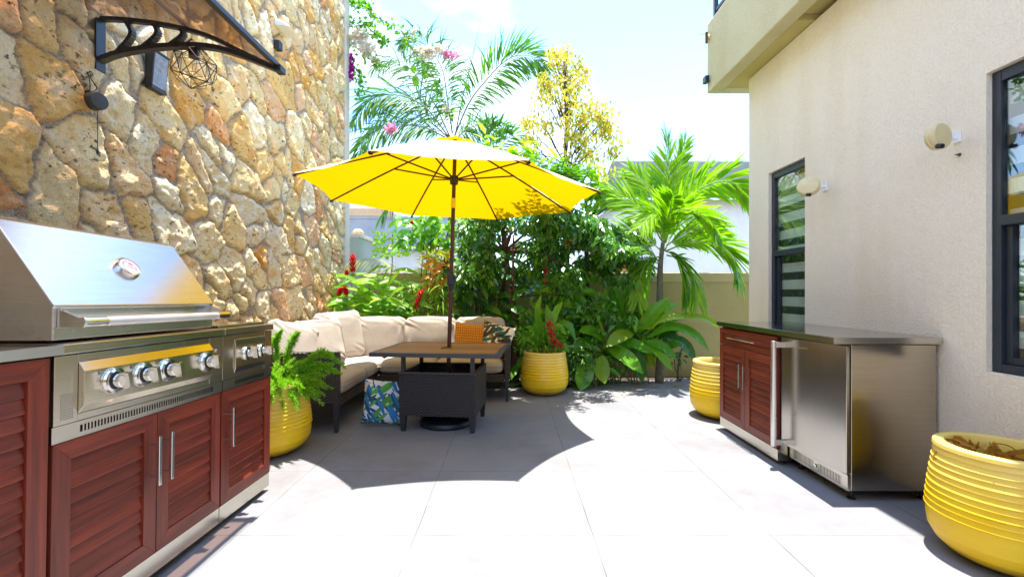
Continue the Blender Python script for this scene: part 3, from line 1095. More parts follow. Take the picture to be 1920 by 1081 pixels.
def knob(root, y, z, s=1.0, out=.0242):
    X = LX + out
    b = MB()
    b.lathe([(.0, 0), (.046 * s, 0), (.047 * s, .004), (.043 * s, .011), (.034 * s, .013), (.033 * s, .009), (.0, .009)], (X, y, z), 40, (1, 0, 0), False)
    b.xf(TILT)
    bz = b.build('knob', M['steel_bright'], root, smooth=True, auto=35)
    b = MB()
    b.lathe([(.0305 * s, .0), (.0315 * s, .0105)], (X, y, z), 32, (1, 0, 0), True)
    b.xf(TILT)
    b.build('shadow_ring', M['black'], bz, smooth=True, auto=35)
    b = MB()
    b.lathe([(.0, 0), (.026 * s, .0), (.026 * s, .028), (.022 * s, .031), (.0, .031)], (X + .009, y, z), 32, (1, 0, 0), False)
    rot = Matrix.Rotation(R(12), 3, 'X')
    b.box((X + .039, y - .008 * s, z - .030 * s), (X + .064, y + .008 * s, z + .030 * s), rot)
    b.xf(TILT)
    b.build('grip', M['steel_bright'], bz, smooth=True, auto=30)
    b = MB()
    b.lathe([(0, 0), (.0028, 0), (.0028, .001), (0, .001)], (X + .0128, y, z + .0385 * s), 8, (1, 0, 0), False)
    b.xf(TILT)
    b.build('pointer', M['sign_ink'], bz)


grill_front(gr, G0, G1, 1.492, 2.150, (1.50, 2.175, 54), 1)
for yy in (1.604, 1.735, 1.857, 2.098):
    knob(gr, yy, .862)
for dy in (-.062,):       # small flame marks beside the knobs
    for yy in (1.604, 1.735, 1.857, 2.098):
        mb = MB()
        mb.box((LX + .0242, yy + dy, .892), (LX + .0246, yy + dy + .006, .904))
        mb.box((LX + .0242, yy + dy + .008, .892), (LX + .0246, yy + dy + .010, .899))
        mb.xf(TILT)
        mb.build('burner_mark', M['sign_ink'], gr)
for zz in (.80, .868):
    mb = MB()
    mb.lathe([(0, 0), (.0085, 0), (.008, .004), (.004, .005), (0, .005)], (LX + .0042, 2.195, zz + .035), 16, (1, 0, 0), False)
    mb.xf(TILT)
    mb.build('screw', M['steel_bright'], gr, smooth=True)
# data plate: fine printed lines
mb = MB()
for k in range(13):
    zz = .84 - k * .0066
    y_a = 1.432
    while y_a < 1.474:
        ln = random.uniform(.005, .016)
        mb.box((LX + .0041, y_a, zz), (LX + .0045, min(y_a + ln, 1.476), zz + .0024))
        y_a += ln + .0022
mb.xf(TILT)
mb.build('data_print', M['sign_ink'], gr)
# hood
HA, HB = 1.452, 2.243
Xl, Xt = -1.512, -1.716
mb = MB()
pr = [(-2.08, 1.018), (Xl, 1.018), (Xl, 1.128), (Xl + .006, 1.134), (Xl, 1.142), (Xt, 1.424), (Xt - .06, 1.442), (-2.08, 1.442)]
mb.prism([(a, HA, b) for a, b in pr], (0, HB - HA, 0))
mb.xf(TILT)
hood = mb.build('hood', M['hood'], gr, bevel=.004)
mb = MB()
hx, hz = -1.43, 1.078
mb.tube([(hx, HA + .035, hz), (hx, HB - .035, hz)], .0165, 20)
mb.xf(TILT)
hd = mb.build('handle', steel('satin_bar', (.88, .88, .88), .5, (1, 1, 1)), hood, smooth=True, auto=40)
for ya, yb_, ta, tb_ in ((HA + .012, HA + .022, HA + .014, HA + .10), (HB - .022, HB - .012, HB - .10, HB - .014)):
    mb = MB()
    mb.prism([(Xl + .001, ya, 1.126), (hx - .012, ya, hz + .017), (hx + .012, ya, hz + .014), (hx + .016, ya, hz), (hx + .010, ya, hz - .016), (Xl + .001, ya, 1.060)], (0, yb_ - ya, 0))
    mb.tube([(hx, ta, hz), (hx, tb_, hz)], .0185, 18)
    mb.xf(TILT)
    mb.build('handle_bracket', M['steel_bright'], hood, bevel=.0012, smooth=True, auto=35)
# thermometer
nrm = Vector((.28, 0, .204)).normalized()
tc_ = Vector(((Xl + Xt) / 2, 1.848, (1.142 + 1.424) / 2))
mb = MB()
mb.lathe([(0, -.002), (.050, -.002), (.051, .004), (.047, .018), (.041, .021), (.040, .017), (0, .017)], tc_, 40, nrm, False)
mb.xf(TILT)
th_ = mb.build('thermometer', M['steel_bright'], hood, smooth=True, auto=35)
mb = MB()
mb.lathe([(0, .0172), (.0398, .0172), (.0398, .0182), (0, .0182)], tc_, 32, nrm, False)
mb.xf(TILT)
mb.build('dial', M['white'], th_)
mb = MB()
uu = Vector((0, 1, 0))
vv = nrm.cross(uu)
for k in range(22):
    an = R(-40 + k * 12.5)
    dirv = uu * math.cos(an) + vv * math.sin(an)
    q = tc_ + nrm * .0184
    mb.tube([q + dirv * .024, q + dirv * .031], .0011, 4)
mb.xf(TILT)
mb.build('scale_mark', M['sign_ink'], th_)
mb = MB()
q = tc_ + nrm * .0188
mb.tube([q - uu * .01 + vv * .004, q + uu * .022 - vv * .012], .0013, 4)
for k in range(7):
    an = R(20 + k * 9)
    dirv = uu * math.cos(an) + vv * math.sin(an)
    mb.tube([q + dirv * .014, q + dirv * .019], .0014, 4)
mb.xf(TILT)
mb.build('needle', simple('red_needle', (.55, .03, .04), .5), th_)

# side burner unit
B0, B1 = 2.25, 2.712
c3 = thing('burner_cabinet', (LX - .3, 2.48, 0), 'narrow red single door cabinet under the side burner next to the fern pot', 'cabinet', ISL)
cabinet_body(c3, B0, B1, .688)
d = door('door', c3, LX, 1, B0 + .003, B1 - .001, .112, .686, tilt=TILT)
bar_handle(d, LX, 1, 2.292, .40, .60, tilt=TILT)
mb = MB()
mb.box((LX - .024, B1 - .0018, .112), (LB, B1 + .0005, .687))
mb.xf(TILT)
mb.build('side_panel', M['wood_z'], c3)
sb = thing('side_burner', (LX - .3, 2.48, .69), 'small steel side burner unit with two knobs right of the grill', 'grill')
grill_front(sb, B0, B1, 2.345, 2.632, (2.355, 2.625, 24), 0, .012)
for yy in (2.438, 2.585):
    knob(sb, yy, .862, .82, .0122)
mb = MB()
mb.lathe([(0, 0), (.0085, 0), (.008, .004), (.004, .005), (0, .005)], (LX + .0042, 2.668, .866), 16, (1, 0, 0), False)
mb.xf(TILT)
mb.build('screw', M['steel_bright'], sb, smooth=True)
mb = MB()
mb.box((LX - .03, B0 + .02, 1.0085), (LB + .05, B1 - .02, 1.022))
mb.xf(TILT)
mb.build('burner_lid', M['steel_top'], sb, bevel=.004)

# ------------------------------------------------------------------ right counter and fridge
RX = 1.856
RBK = HX - .006
rc = thing('outdoor_cabinet', (2.15, 3.5, 0), 'red wood cabinet with drawer and long steel worktop against the stucco wall', 'cabinet')
C0, C1 = 3.10, 3.95
mb = MB()
mb.box((RX + .0235, C0 + .003, .11), (RBK - .01, C1 - .003, .898))
mb.build('carcass', M['wood_z'], rc)
mb = MB()
mb.box((RX + .004, C0, .028), (RX + .022, C1, .106))
mb.build('kick_plate', M['steel'], rc, bevel=.001)
mb = MB()
mb.box((RX + .024, C0 - .0015, .03), (RBK - .01, C0 + .0025, .897))
mb.build('side_panel', M['steel'], rc)
mb = MB()
mb.box((RX + .024, C1 - .0025, .03), (RBK - .01, C1 + .001, .897))
mb.build('side_panel', M['steel'], rc)
for yy in (C0 + .06, C1 - .06):
    for xx in (RX + .07, RBK - .08):
        mb = MB()
        foot(mb, xx, yy, .035)
        mb.build('foot', M['black'], rc, smooth=True, auto=40)
ym = (C0 + C1) / 2
dd = door('door', rc, RX, -1, C0 + .003, ym - .002, .110, .745)
bar_handle(dd, RX, -1, ym - .034, .44, .625, .0055, .034)
dd = door('door', rc, RX, -1, ym + .002, C1 - .003, .110, .745)
bar_handle(dd, RX, -1, ym + .034, .44, .625, .0055, .034)
dr = door('drawer', rc, RX, -1, C0 + .003, C1 - .003, .750, .888, fw=.038, slats=False)
bar_handle(dr, RX, -1, 0, 0, 0, .0055, .032, horiz=(3.34, 3.74, .822))
mb = MB()
mb.box((1.841, 2.537, .906), (RBK, 3.975, .943))
mb.build('worktop', M['steel_top'], rc, bevel=.003)
mb = MB()
mb.box((1.8395, 2.538, .9065), (1.8408, 3.974, .9425))
mb.box((1.841, 2.5355, .9065), (RBK, 2.5368, .9425))
mb.build('worktop_edge', M['steel'], rc)

fr = thing('refrigerator', (2.2, 2.83, 0), 'stainless steel undercounter fridge with a tall bar handle below the steel worktop', 'fridge')
mb = MB()
mb.box((1.955, 2.555, .062), (RBK - .02, 3.085, .900))
mb.build('body', steel('fridge_side', (.54, .48, .38), .17, (1, 1, 70)), fr, bevel=.003)
mb = MB()
mb.box((1.945, 2.560, .16), (1.9545, 3.080, .893))
mb.build('gasket', M['blackgap'], fr)
a0, a1 = Vector((1.926, 2.552, 0)), Vector((1.876, 3.088, 0))
dn = Vector((.53, .05, 0)).normalized()
mb = MB()
pl = [a0, a1, a1 + dn * .045, a0 + Vector((.02, .002, 0))]
mb.prism([(p.x, p.y, .158) for p in pl], (0, 0, .735))
fd = mb.build('door', steel('fridge_door', (.53, .51, .46), .22, (60, 60, 1)), fr, bevel=.003)
mb = MB()
hx_, hy_ = 1.803, 3.052
mb.tube([(hx_, hy_, .15), (hx_, hy_, .868)], .017, 20)
for zz in (.175, .843):
    mb.box((hx_ - .004, hy_ - .013, zz - .018), (1.884, hy_ + .013, zz + .018))
mb.build('handle', steel('satin_handle', (.74, .73, .72), .28, (1, 1, 1)), fd, smooth=True, auto=40, bevel=.001)
mb = MB()    # small illegible maker's badge
yb_ = 2.93
for k, (wd, hh) in enumerate(((.010, .010), (.008, .010), (.009, .010), (.010, .010), (.004, .016), (.008, .010), (.011, .010))):
    xx = 1.926 - (yb_ - 2.552) / .536 * .05
    mb.tube([(xx - .0008, yb_, .835), (xx - .0008, yb_ - wd * .55, .835 + hh)], .0014, 5)
    yb_ -= .013
mb.build('badge', simple('gold_badge', (.55, .40, .20), .35, .8), fd)
mb = MB()    # lower grille
gx = 1.935
mb.box((gx, 2.556, .062), (1.9545, 3.084, .076))
mb.box((gx, 2.556, .130), (1.9545, 3.084, .152))
for (ya, yb_, n) in ((2.61, 2.80, 15), (2.85, 3.04, 15)):
    st = (yb_ - ya) / n
    for k in range(n + 1):
        mb.box((gx + .0003, ya + k * st - st * .27, .076), (gx + .010, ya + k * st + st * .27, .130))
for ya, yb_ in ((2.556, 2.605), (2.8055, 2.8445), (3.046, 3.084)):
    mb.box((gx + .0006, ya, .076), (1.954, yb_, .130))
mb.build('vent_grille', M['steel'], fr)
mb = MB()
mb.lathe([(0, 0), (.013, 0), (.012, .006), (.006, .007), (0, .007)], (gx - .0002, 2.825, .103), 20, (-1, 0, 0), False)
mb.build('lock', M['steel_bright'], fr, smooth=True, auto=40)
for xx in (1.99, 2.40):
    for yy in (2.60, 3.04):
        mb = MB()
        foot(mb, xx, yy, .063)
        mb.build('foot', M['black'], fr, smooth=True, auto=40)


# ------------------------------------------------------------------ planters
def pot(x, y, h, label, ring=10, rscale=1.0):
    r = thing('plant_pot', (x, y, 0), label, 'plant pot', 'yellow ribbed plant pots')
    ctrl = [(.0, .135), (.02, .165), (.06, .208), (.13, .250), (.22, .276), (.32, .283), (.45, .280), (.6, .272), (.75, .262), (.9, .250), (1.0, .243)]

    def rad(t):
        for (a, ra), (b, rb) in zip(ctrl, ctrl[1:]):
            if t <= b:
                u = (t - a) / (b - a)
                return ra + (rb - ra) * u
        return ctrl[-1][1]
    prof = [(.0, .002), (.12, .002)]
    n = 150
    for k in range(n + 1):
        t = k / n
        rr = rad(t)
        z = t * (h - .0)
        if .40 < t < .965:
            u = (t - .40) / (.965 - .40) * ring
            fr_ = u - math.floor(u)
            rr += .010 * (1 - fr_) ** 1.6 * min(1, fr_ / .12) + .001
        elif t >= .965:
            rr += .012
        prof.append((rr * rscale, z))
    ro = prof[-1][0]
    prof += [(ro - .004, h + .004), (ro - .038, h + .004), (ro - .042, h - .002), (ro - .045, h - .05), (ro - .05, h - .16)]
    mb = MB()
    mb.lathe(prof, (x, y, 0), 72, None, False)
    mb.build('pot', M['pot'], r, smooth=True, auto=50)
    mb = MB()
    mb.lathe([(0, h - .10), (ro * .5, h - .095), (ro - .040, h - .105)], (x, y, 0), 40, None, False)
    mb.build('soil', M['soil'], r, smooth=True)
    return r


pot(-1.81, 3.36, .525, 'yellow ribbed plant pot holding the feathery fern between kitchen and sofa', 11)
pot(.405, 5.32, .50, 'shaded yellow plant pot with red ginger between sofa and garden bed', 9)
pot(2.045, 4.32, .535, 'sunlit empty yellow plant pot just behind the right red cabinet', 9)
pot(2.20, 1.99, .505, 'yellow plant pot at the lower right corner with withered leaves', 10, .90)


# ------------------------------------------------------------------ foliage helpers
def leaf(mb, base, d, nrm, Ln, W, droop=.25, seg=4, fold=.12, peak=.42, wave=0):
    base, d, nrm = Vector(base), Vector(d).normalized(), Vector(nrm)
    p = base.copy()
    vs = []
    st = Ln / seg
    for i in range(seg + 1):
        t = i / seg
        wd = W * .5 * (math.sin(math.pi * min(1, t / peak) / 2) if t < peak else math.cos(math.pi / 2 * ((t - peak) / (1 - peak)) ** 1.25))
        wd = max(wd, W * .02)
        sd = d.cross(nrm)
        if sd.length < 1e-4:
            sd = Vector((1, 0, 0))
        sd.normalize()
        up = sd.cross(d).normalized()
        wv = wave * math.sin(t * 9 + base.x * 50) * W
        vs += [p - sd * wd + up * (fold * wd + wv), p.copy(), p + sd * wd + up * (fold * wd - wv)]
        d = (d + Vector((0, 0, -1)) * droop * st / Ln * 1.6).normalized()
        p = p + d * st
    fs = []
    for i in range(seg):
        a = i * 3
        fs += [(a, a + 1, a + 4, a + 3), (a + 1, a + 2, a + 5, a + 4)]
    mb.add(vs, fs)
    return p


def leaf_path(mb, pts, W, nrm=(0, -.5, .85), peak=.45, fold=.12, seg=9, wave=0):
    pp = catmull(pts, seg)
    nrm = Vector(nrm)
    vs = []
    for i, p in enumerate(pp):
        t = i / seg
        d = (pp[min(i + 1, seg)] - pp[max(i - 1, 0)]).normalized()
        sd = d.cross(nrm)
        sd = sd.normalized() if sd.length > 1e-4 else Vector((1, 0, 0))
        up = sd.cross(d)
        wd = W * .5 * (math.sin(math.pi * min(1, t / peak) / 2) ** .8 if t < peak else math.cos(math.pi / 2 * ((t - peak) / (1 - peak)) ** 1.6))
        wd = max(wd, W * .02)
        wv = wave * W * math.sin(i * 2.1 + p.x * 30)
        vs += [p - sd * wd + up * (fold * wd + wv), p, p + sd * wd + up * (fold * wd - wv)]
    fs = []
    for i in range(seg):
        a = i * 3
        fs += [(a, a + 1, a + 4, a + 3), (a + 1, a + 2, a + 5, a + 4)]
    mb.add(vs, fs)


def mini(mb, p, d, n, Ln, W):
    """tiny four-sided leaf, slightly folded"""
    d = d.normalized()
    sd = d.cross(n)
    if sd.length < 1e-4:
        sd = Vector((1, 0, 0))
    sd.normalize()
    up = sd.cross(d)
    a = p
    b = p + d * Ln
    m = p + d * Ln * .42 - up * W * .14
    mb.add([a, m + sd * W * .5 + up * W * .16, b, m - sd * W * .5 + up * W * .16], [(0, 1, 2, 3)])


def rv(s=1.0):
    return Vector((random.gauss(0, s), random.gauss(0, s), random.gauss(0, s)))


def frond(mb, stem, pts, n, Ln, W, roll=50, ang=50, droop=.35, start=.12, jit=.15, r0=.010, seg=3, tipk=.35, plume=0):
    N_ = 40
    pp = catmull(pts, N_)
    stem.tube(pp[::2], [r0 * (1 - .85 * i / (N_ / 2)) for i in range(N_ // 2 + 1)], 5)
    for k in range(n):
        t = start + (1 - start) * k / (n - 1)
        f = t * N_
        i = min(int(f), N_ - 1)
        p = pp[i].lerp(pp[i + 1], f - i)
        T = (pp[min(i + 1, N_)] - pp[max(i - 1, 0)]).normalized()
        Z = Vector((0, 0, 1))
        s0 = T.cross(Z)
        s0 = s0.normalized() if s0.length > .05 else Vector((1, 0, 0))
        u0 = s0.cross(T).normalized()
        env = math.sin(math.pi * min(1, (t - start) / .35 + .25) / 2) if t < .45 else 1 - (1 - tipk) * ((t - .45) / .55) ** 1.5
        for sg in (-1, 1):
            rl = R(roll + random.uniform(-8, 8) + (random.uniform(-plume, plume) if plume else 0))
            sd = s0 * math.cos(rl) + u0 * math.sin(rl) * 1
            al = R(ang * (1 - .45 * t) + random.uniform(-7, 7))
            d = T * math.cos(al) + sd * sg * math.sin(al) + rv(jit * .4)
            nn = T.cross(sd) * sg
            if nn.z < 0:
                nn = -nn
            leaf(mb, p, d, nn + rv(.15), Ln * env * random.uniform(.82, 1.1), W, droop * random.uniform(.6, 1.4), seg, .2, .35)


def pxs(lst, Y0, Y1):
    n = len(lst) - 1
    return [P(x, y, Y0 + (Y1 - Y0) * i / n) for i, (x, y) in enumerate(lst)]


# ------------------------------------------------------------------ feather palm behind the umbrella
pr_ = P(848, 262, 6.95)
fp = thing('palm_tree', (pr_.x - .02, 6.95, -.03), 'tall feathery palm rising behind the yellow umbrella', 'tree')
mb = MB()
mb.tube(catmull([(pr_.x - .02, 6.95, -.03), (pr_.x - .04, 6.97, 1.2), (pr_.x, 6.95, 2.6), tuple(pr_)], 14), [.085 - .003 * i for i in range(15)], 14)
mb.build('trunk', M['palm_bark'], fp, smooth=True)
mb, st = MB(), MB()
fr_list = [
    ([(851, 258), (880, 192), (914, 148), (943, 118), (973, 104), (1008, 112), (1020, 150)], 6.0, 5.9, 62, .48, 68),
    ([(842, 258), (803, 207), (769, 185), (732, 178), (695, 187), (664, 226)], 6.0, 5.75, 60, .50, 62),
    ([(848, 250), (838, 180), (829, 130), (806, 92), (781, 66), (758, 76)], 6.0, 6.2, 54, .46, 66),
    ([(843, 262), (792, 238), (735, 236), (690, 256), (664, 300)], 6.0, 5.6, 50, .46, 50),
    ([(845, 262), (800, 225), (760, 212), (712, 222), (680, 262)], 6.0, 6.5, 46, .46, 60),
    ([(846, 262), (812, 190), (770, 130), (738, 110), (700, 128)], 6.0, 6.7, 42, .42, 60),
    ([(852, 262), (880, 240), (905, 236), (935, 252)], 6.0, 6.6, 24, .32, 60),
    ([(840, 275), (790, 330), (740, 372), (712, 412)], 6.0, 6.25, 34, .40, 20),
    ([(856, 275), (880, 330), (905, 380), (930, 415)], 6.0, 6.5, 26, .36, 30),
]
for lst, y0, y1, n, ln, roll in fr_list:
    frond(mb, st, pxs(lst, y0 + .95, y1 + .95), int(n * 1.7), ln * 1.17, .023, roll, 56, .55, .10, .35, .013, 3, .5, 26)
mb.build('crown', L['palm_dark'], fp)
st.tube([P(853, 256, 6.95), P(868, 180, 6.95), P(889, 95, 6.95), P(909, 2, 6.95)], [.011, .008, .005, .002], 6)
st.build('stalks', simple('palm_stalk', (.13, .15, .05), .6), fp, smooth=True)

# second feathery palm further back right
q = P(915, 300, 7.3)
p2 = thing('palm_tree', (q.x, 7.3, 0), 'small dark palm top showing just right of the umbrella crown', 'tree')
mb, st = MB(), MB()
st.tube([(q.x, 7.3, -.04), tuple(q)], [.07, .05], 10)
st.build('trunk', M['palm_bark'], p2, smooth=True)
st2 = MB()
for lst in ([(915, 300), (905, 262), (893, 245), (875, 240)], [(915, 300), (922, 258), (935, 240), (955, 240)], [(915, 300), (940, 268), (962, 255), (984, 266)], [(915, 300), (912, 260), (915, 238), (925, 228)], [(915, 300), (890, 275), (876, 268), (862, 275)]):
    frond(mb, st2, pxs(lst, 7.3, 7.2), 22, .36, .025, 55, 50, .35)
mb.build('crown', L['palm_dark'], p2)
st2.build('stalks', simple('palm_stalk_dark', (.12, .16, .06), .6), p2)

# ------------------------------------------------------------------ young palm on the right
q = P(1238, 500, 5.95)
yp = thing('palm_tree', (q.x - .01, 5.95, -.03), 'young bright green palm with arching fronds before the white neighbour house', 'tree')
mb = MB()
mb.tube(catmull([(q.x - .015, 5.95, -.03), (q.x + .01, 5.95, .5), (q.x - .005, 5.95, 1.1), tuple(q), tuple(P(1243, 455, 5.95))], 16), [.062 - .0022 * i for i in range(17)], 12)
mb.build('trunk', M['palm_bark'], yp, smooth=True)
mb, st = MB(), MB()
for lst, y0, y1, n, ln, roll in [
    ([(1243, 456), (1246, 380), (1251, 310), (1250, 258)], 5.95, 5.9, 30, .42, 78),
    ([(1249, 450), (1262, 380), (1272, 318), (1285, 268)], 5.95, 6.0, 26, .36, 70),
    ([(1252, 440), (1290, 372), (1332, 345), (1369, 341), (1398, 362)], 5.95, 5.8, 34, .50, 62),
    ([(1250, 470), (1298, 452), (1344, 458), (1373, 482), (1384, 520)], 5.95, 5.6, 34, .50, 28),
    ([(1250, 478), (1280, 488), (1300, 518), (1308, 560)], 5.95, 5.55, 30, .44, 20),
    ([(1243, 455), (1216, 410), (1185, 380), (1158, 366), (1132, 368)], 5.95, 5.75, 34, .50, 62),
    ([(1238, 495), (1222, 474), (1200, 460), (1176, 458), (1150, 462)], 5.95, 5.7, 30, .42, 45),
    ([(1246, 455), (1262, 405), (1288, 392), (1330, 412), (1342, 440)], 5.95, 5.45, 30, .44, 40),
    ([(1243, 455), (1228, 395), (1212, 350), (1185, 322)], 5.95, 6.15, 28, .42, 66),
    ([(1243, 460), (1240, 420), (1228, 400), (1205, 420)], 5.95, 5.35, 26, .40, 45),
    ([(1246, 470), (1266, 430), (1300, 415), (1325, 450)], 5.95, 6.4, 26, .40, 40),
    ([(1246, 455), (1254, 410), (1258, 385), (1262, 370)], 5.95, 5.4, 26, .42, 35),
    ([(1250, 460), (1280, 440), (1315, 425), (1352, 440)], 5.95, 6.2, 28, .44, 50),
    ([(1240, 470), (1205, 440), (1170, 430), (1140, 445)], 5.95, 6.2, 28, .42, 50),
    ([(1248, 470), (1265, 480), (1280, 510), (1288, 560)], 5.95, 5.7, 28, .46, 25),
    ([(1238, 480), (1215, 490), (1200, 520), (1196, 560)], 5.95, 5.75, 26, .38, 25),
    ([(1248, 455), (1266, 390), (1290, 350), (1322, 325)], 5.95, 6.2, 28, .44, 66),
]:
    frond(mb, st, pxs(lst, y0, y1), int(n * 1.45), ln * 1.05, .035, roll, 44, .28, .10, .12, .012, 4, .6, 8)
mb.build('crown', L['palm_lime'], yp)
st.build('stalks', simple('lime_stalk', (.26, .36, .08), .5), yp, smooth=True)


# ------------------------------------------------------------------ leafy trees
def branches(mb, root, ends, r0, sway=.12):
    for e_ in ends:
        e_ = Vector(e_)
        m1 = root.lerp(e_, .45) + Vector((random.gauss(0, sway), random.gauss(0, sway), abs(random.gauss(0, sway))))
        mb.tube(catmull([root, m1, e_], 8), [r0 * (1 - .8 * i / 8) for i in range(9)], 6)


# bushy green tree behind the sofa
bt_root = P(962, 590, 5.85)
bt = thing('bushy_tree', (bt_root.x, 5.85, -.03), 'dense small leaved green tree with red brown trunk behind the sofa and umbrella pole', 'tree')
mb = MB()
mb.tube(catmull([(bt_root.x + .02, 5.85, -.03), P(965, 600, 5.85), P(950, 520, 5.87), P(945, 440, 5.9), P(948, 400, 5.9)], 14), [.062 - .0028 * i for i in range(15)], 10)
mb.tube(catmull([P(964, 590, 5.86), P(962, 500, 5.8), P(963, 440, 5.8)], 10), [.022 - .001 * i for i in range(11)], 8)
ends = [P(x, y, Y) for x, y, Y in [(890, 430, 5.9), (920, 410, 5.9), (1000, 410, 5.7), (1050, 430, 5.6), (1100, 450, 5.6), (1150, 470, 5.65), (1020, 480, 5.6), (1080, 500, 5.6), (880, 480, 6.0), (1130, 420, 5.9)]]
branches(mb, P(947, 470, 5.88), ends, .022)
mb.tube(catmull([P(975, 555, 5.8), P(1010, 553, 5.75), P(1060, 550, 5.7)], 8), [.02 - .0015 * i for i in range(9)], 6)
mb.build('trunk', M['bark'], bt, smooth=True)
mb = MB()
# clumps: (px, py, Y, radius, leaves)
cl_ = []
for k in range(230):
    px = random.uniform(868, 1208)
    topy = 392 + max(0, (px - 1100)) * .55 + max(0, (900 - px)) * .5
    boty = 600 - max(0, 960 - px) * .5
    py = random.uniform(topy, boty)
    Yc = random.uniform(5.55, 6.15)
    if py > 515 and random.random() < .72:
        continue
    if abs(px - 956) < 30 and py > 440 and Yc < 6.0:
        continue
    if random.random() < .12:
        continue
    cl_.append((px, py, Yc, random.uniform(.09, .17)))
for k in range(22):
    px = random.choice([random.uniform(880, 930), random.uniform(1090, 1215)])
    cl_.append((px, random.uniform(385, 420) + max(0, px - 1100) * .8, random.uniform(5.6, 5.9), random.uniform(.05, .10)))
for k in range(30):
    px = random.uniform(1000, 1150)
    cl_.append((px, random.uniform(398, 430) + max(0, px - 1090) * .55, random.uniform(4.95, 5.5), random.uniform(.08, .14)))
for px, py, Y, rad in cl_:
    c = P(px, py, Y)
    for k in range(int(rad * 720)):
        o = rv(.5)
        o = o.normalized() * rad * random.random() ** .4
        o.z *= .8
        d = Vector((random.gauss(0, .55), random.gauss(0, .55), -.75)) + o * 1.5
        mini(mb, c + o, d, Vector((random.gauss(0, .5), -.8 + random.gauss(0, .5), .7)), *(random.choice([(.05, .02), (.065, .026), (.08, .03), (.125, .046)])))
mb.build('crown', L['bush'], bt)
mb = MB()
for px, py in ((1133, 466), (1170, 502), (1066, 452)):
    c = P(px, py, 5.5)
    for k in range(9):
        o = rv(.028)
        mini(mb, c + o, rv(.5) + Vector((0, 0, -.5)), Vector((0, -1, .4)), .05, .022)
mb.build('blossom', L['croton'], bt)

# yellow tree
yt_root = P(1062, 560, 6.15)
yt = thing('yellow_tree', (yt_root.x, 6.15, -.03), 'slim loose tree with yellow and lime leaves above the umbrella edge', 'tree')
mb = MB()
tp = [(yt_root.x, 6.15, -.03), P(1064, 450, 6.15), P(1060, 300, 6.15), P(1062, 180, 6.15), P(1060, 110, 6.15)]
mb.tube(catmull(tp, 16), [.04 - .0022 * i for i in range(17)], 8)
yl, yg = MB(), MB()
tw = []
for k in range(46):
    py = random.uniform(100, 335)
    hw = 34 if py < 170 else (46 + (py - 170) * .32)
    px = 1062 + random.uniform(-1, 1) * hw + (10 if py > 220 else 0)
    tw.append((px, py, 6.15 + random.uniform(-.35, .35)))
tw += [(1120, 215, 6.1), (1135, 228, 6.1), (1148, 245, 6.1), (1155, 270, 6.1), (1150, 285, 6.1), (1128, 205, 6.1), (1000, 225, 6.1), (985, 230, 6.1), (990, 255, 6.1), (1148, 205, 6.1), (1040, 108, 6.1), (1060, 102, 6.1), (1085, 115, 6.1), (1025, 160, 6.1), (1018, 150, 6.0), (1095, 135, 6.1)]
for px, py, Y in tw:
    e_ = P(px, py, Y)
    r_ = P(1062 + (px - 1062) * .25, min(py + 60, 400), 6.15)
    mb.tube(catmull([r_, r_.lerp(e_, .55) + rv(.03), e_], 6), [.010 - .0014 * i for i in range(7)], 5)
    rad = random.uniform(.10, .2)
    for k in range(random.randint(46, 72)):
        o = rv(.5).normalized() * rad * random.random() ** .5
        tgt = yl if random.random() < .62 else yg
        mini(tgt, e_ + o, Vector((random.gauss(0, .5), random.gauss(0, .5), -.75)), Vector((random.gauss(0, .5), -.6, .7)), random.uniform(.055, .095), random.uniform(.028, .044))
mb.build('trunk', M['bark'], yt, smooth=True)
yl.build('crown', L['yellow'], yt)
yg.build('green_crown', L['yellow_green'], yt)

# overhanging breadfruit-like branch that shades the umbrella and carries green fruit
fb_root = P(1105, 560, 6.05)
fb = thing('fruit_tree', (fb_root.x, 6.05, -.03), 'green fruit tree with round fruits hanging under the right umbrella tip', 'tree')
mb = MB()
mb.tube(catmull([(fb_root.x, 6.05, -.03), P(1100, 470, 6.05), P(1098, 370, 6.0), P(1085, 318, 5.9), P(1060, 300, 5.7)], 14), [.035 - .0018 * i for i in range(15)], 8)
mb.tube(catmull([P(1098, 375, 6.0), P(1112, 352, 5.9), P(1126, 362, 5.8)], 6), .009, 6)
leafb = MB()
ends = [P(x, y, Y) for x, y, Y in [(1085, 316, 5.75), (1105, 322, 5.7), (1040, 300, 5.5), (965, 285, 5.45), (935, 280, 5.6), (915, 272, 5.7), (1120, 345, 5.75), (1130, 365, 5.8), (1110, 380, 5.8), (985, 280, 5.55)]]
branches(mb, P(1090, 330, 5.95), ends[3:6] + [ends[9]], .012, .04)
for e_ in ends:
    for k in range(16):
        d = Vector((random.gauss(0, .8), random.gauss(0, .8), random.gauss(.0, .45)))
        leaf(leafb, e_ + rv(.05), d, (0, -.2, 1), random.uniform(.14, .24), random.uniform(.06, .09), .5, 4, .15)
mb.build('trunk', M['bark'], fb, smooth=True)
leafb.build('crown', L['lime'], fb)
for k, (px, py) in enumerate(((1117, 371), (1127, 365), (1133, 373), (1124, 379), (1136, 381), (1119, 383), (1111, 366))):
    mb = MB()
    c = P(px, py, 5.78 + (k % 3) * .03)
    pr2 = [(0, -.036)] + [(.031 * math.sin(math.pi * t / 8), -.036 * math.cos(math.pi * t / 8)) for t in range(1, 8)] + [(0, .036)]
    mb.lathe(pr2, c, 14, None, False)
    mb.tube([c + Vector((0, 0, .033)), c + Vector((random.gauss(0, .01), 0, .085))], .003, 5)
    mb.build('fruit', L['fruit'], fb, smooth=True)
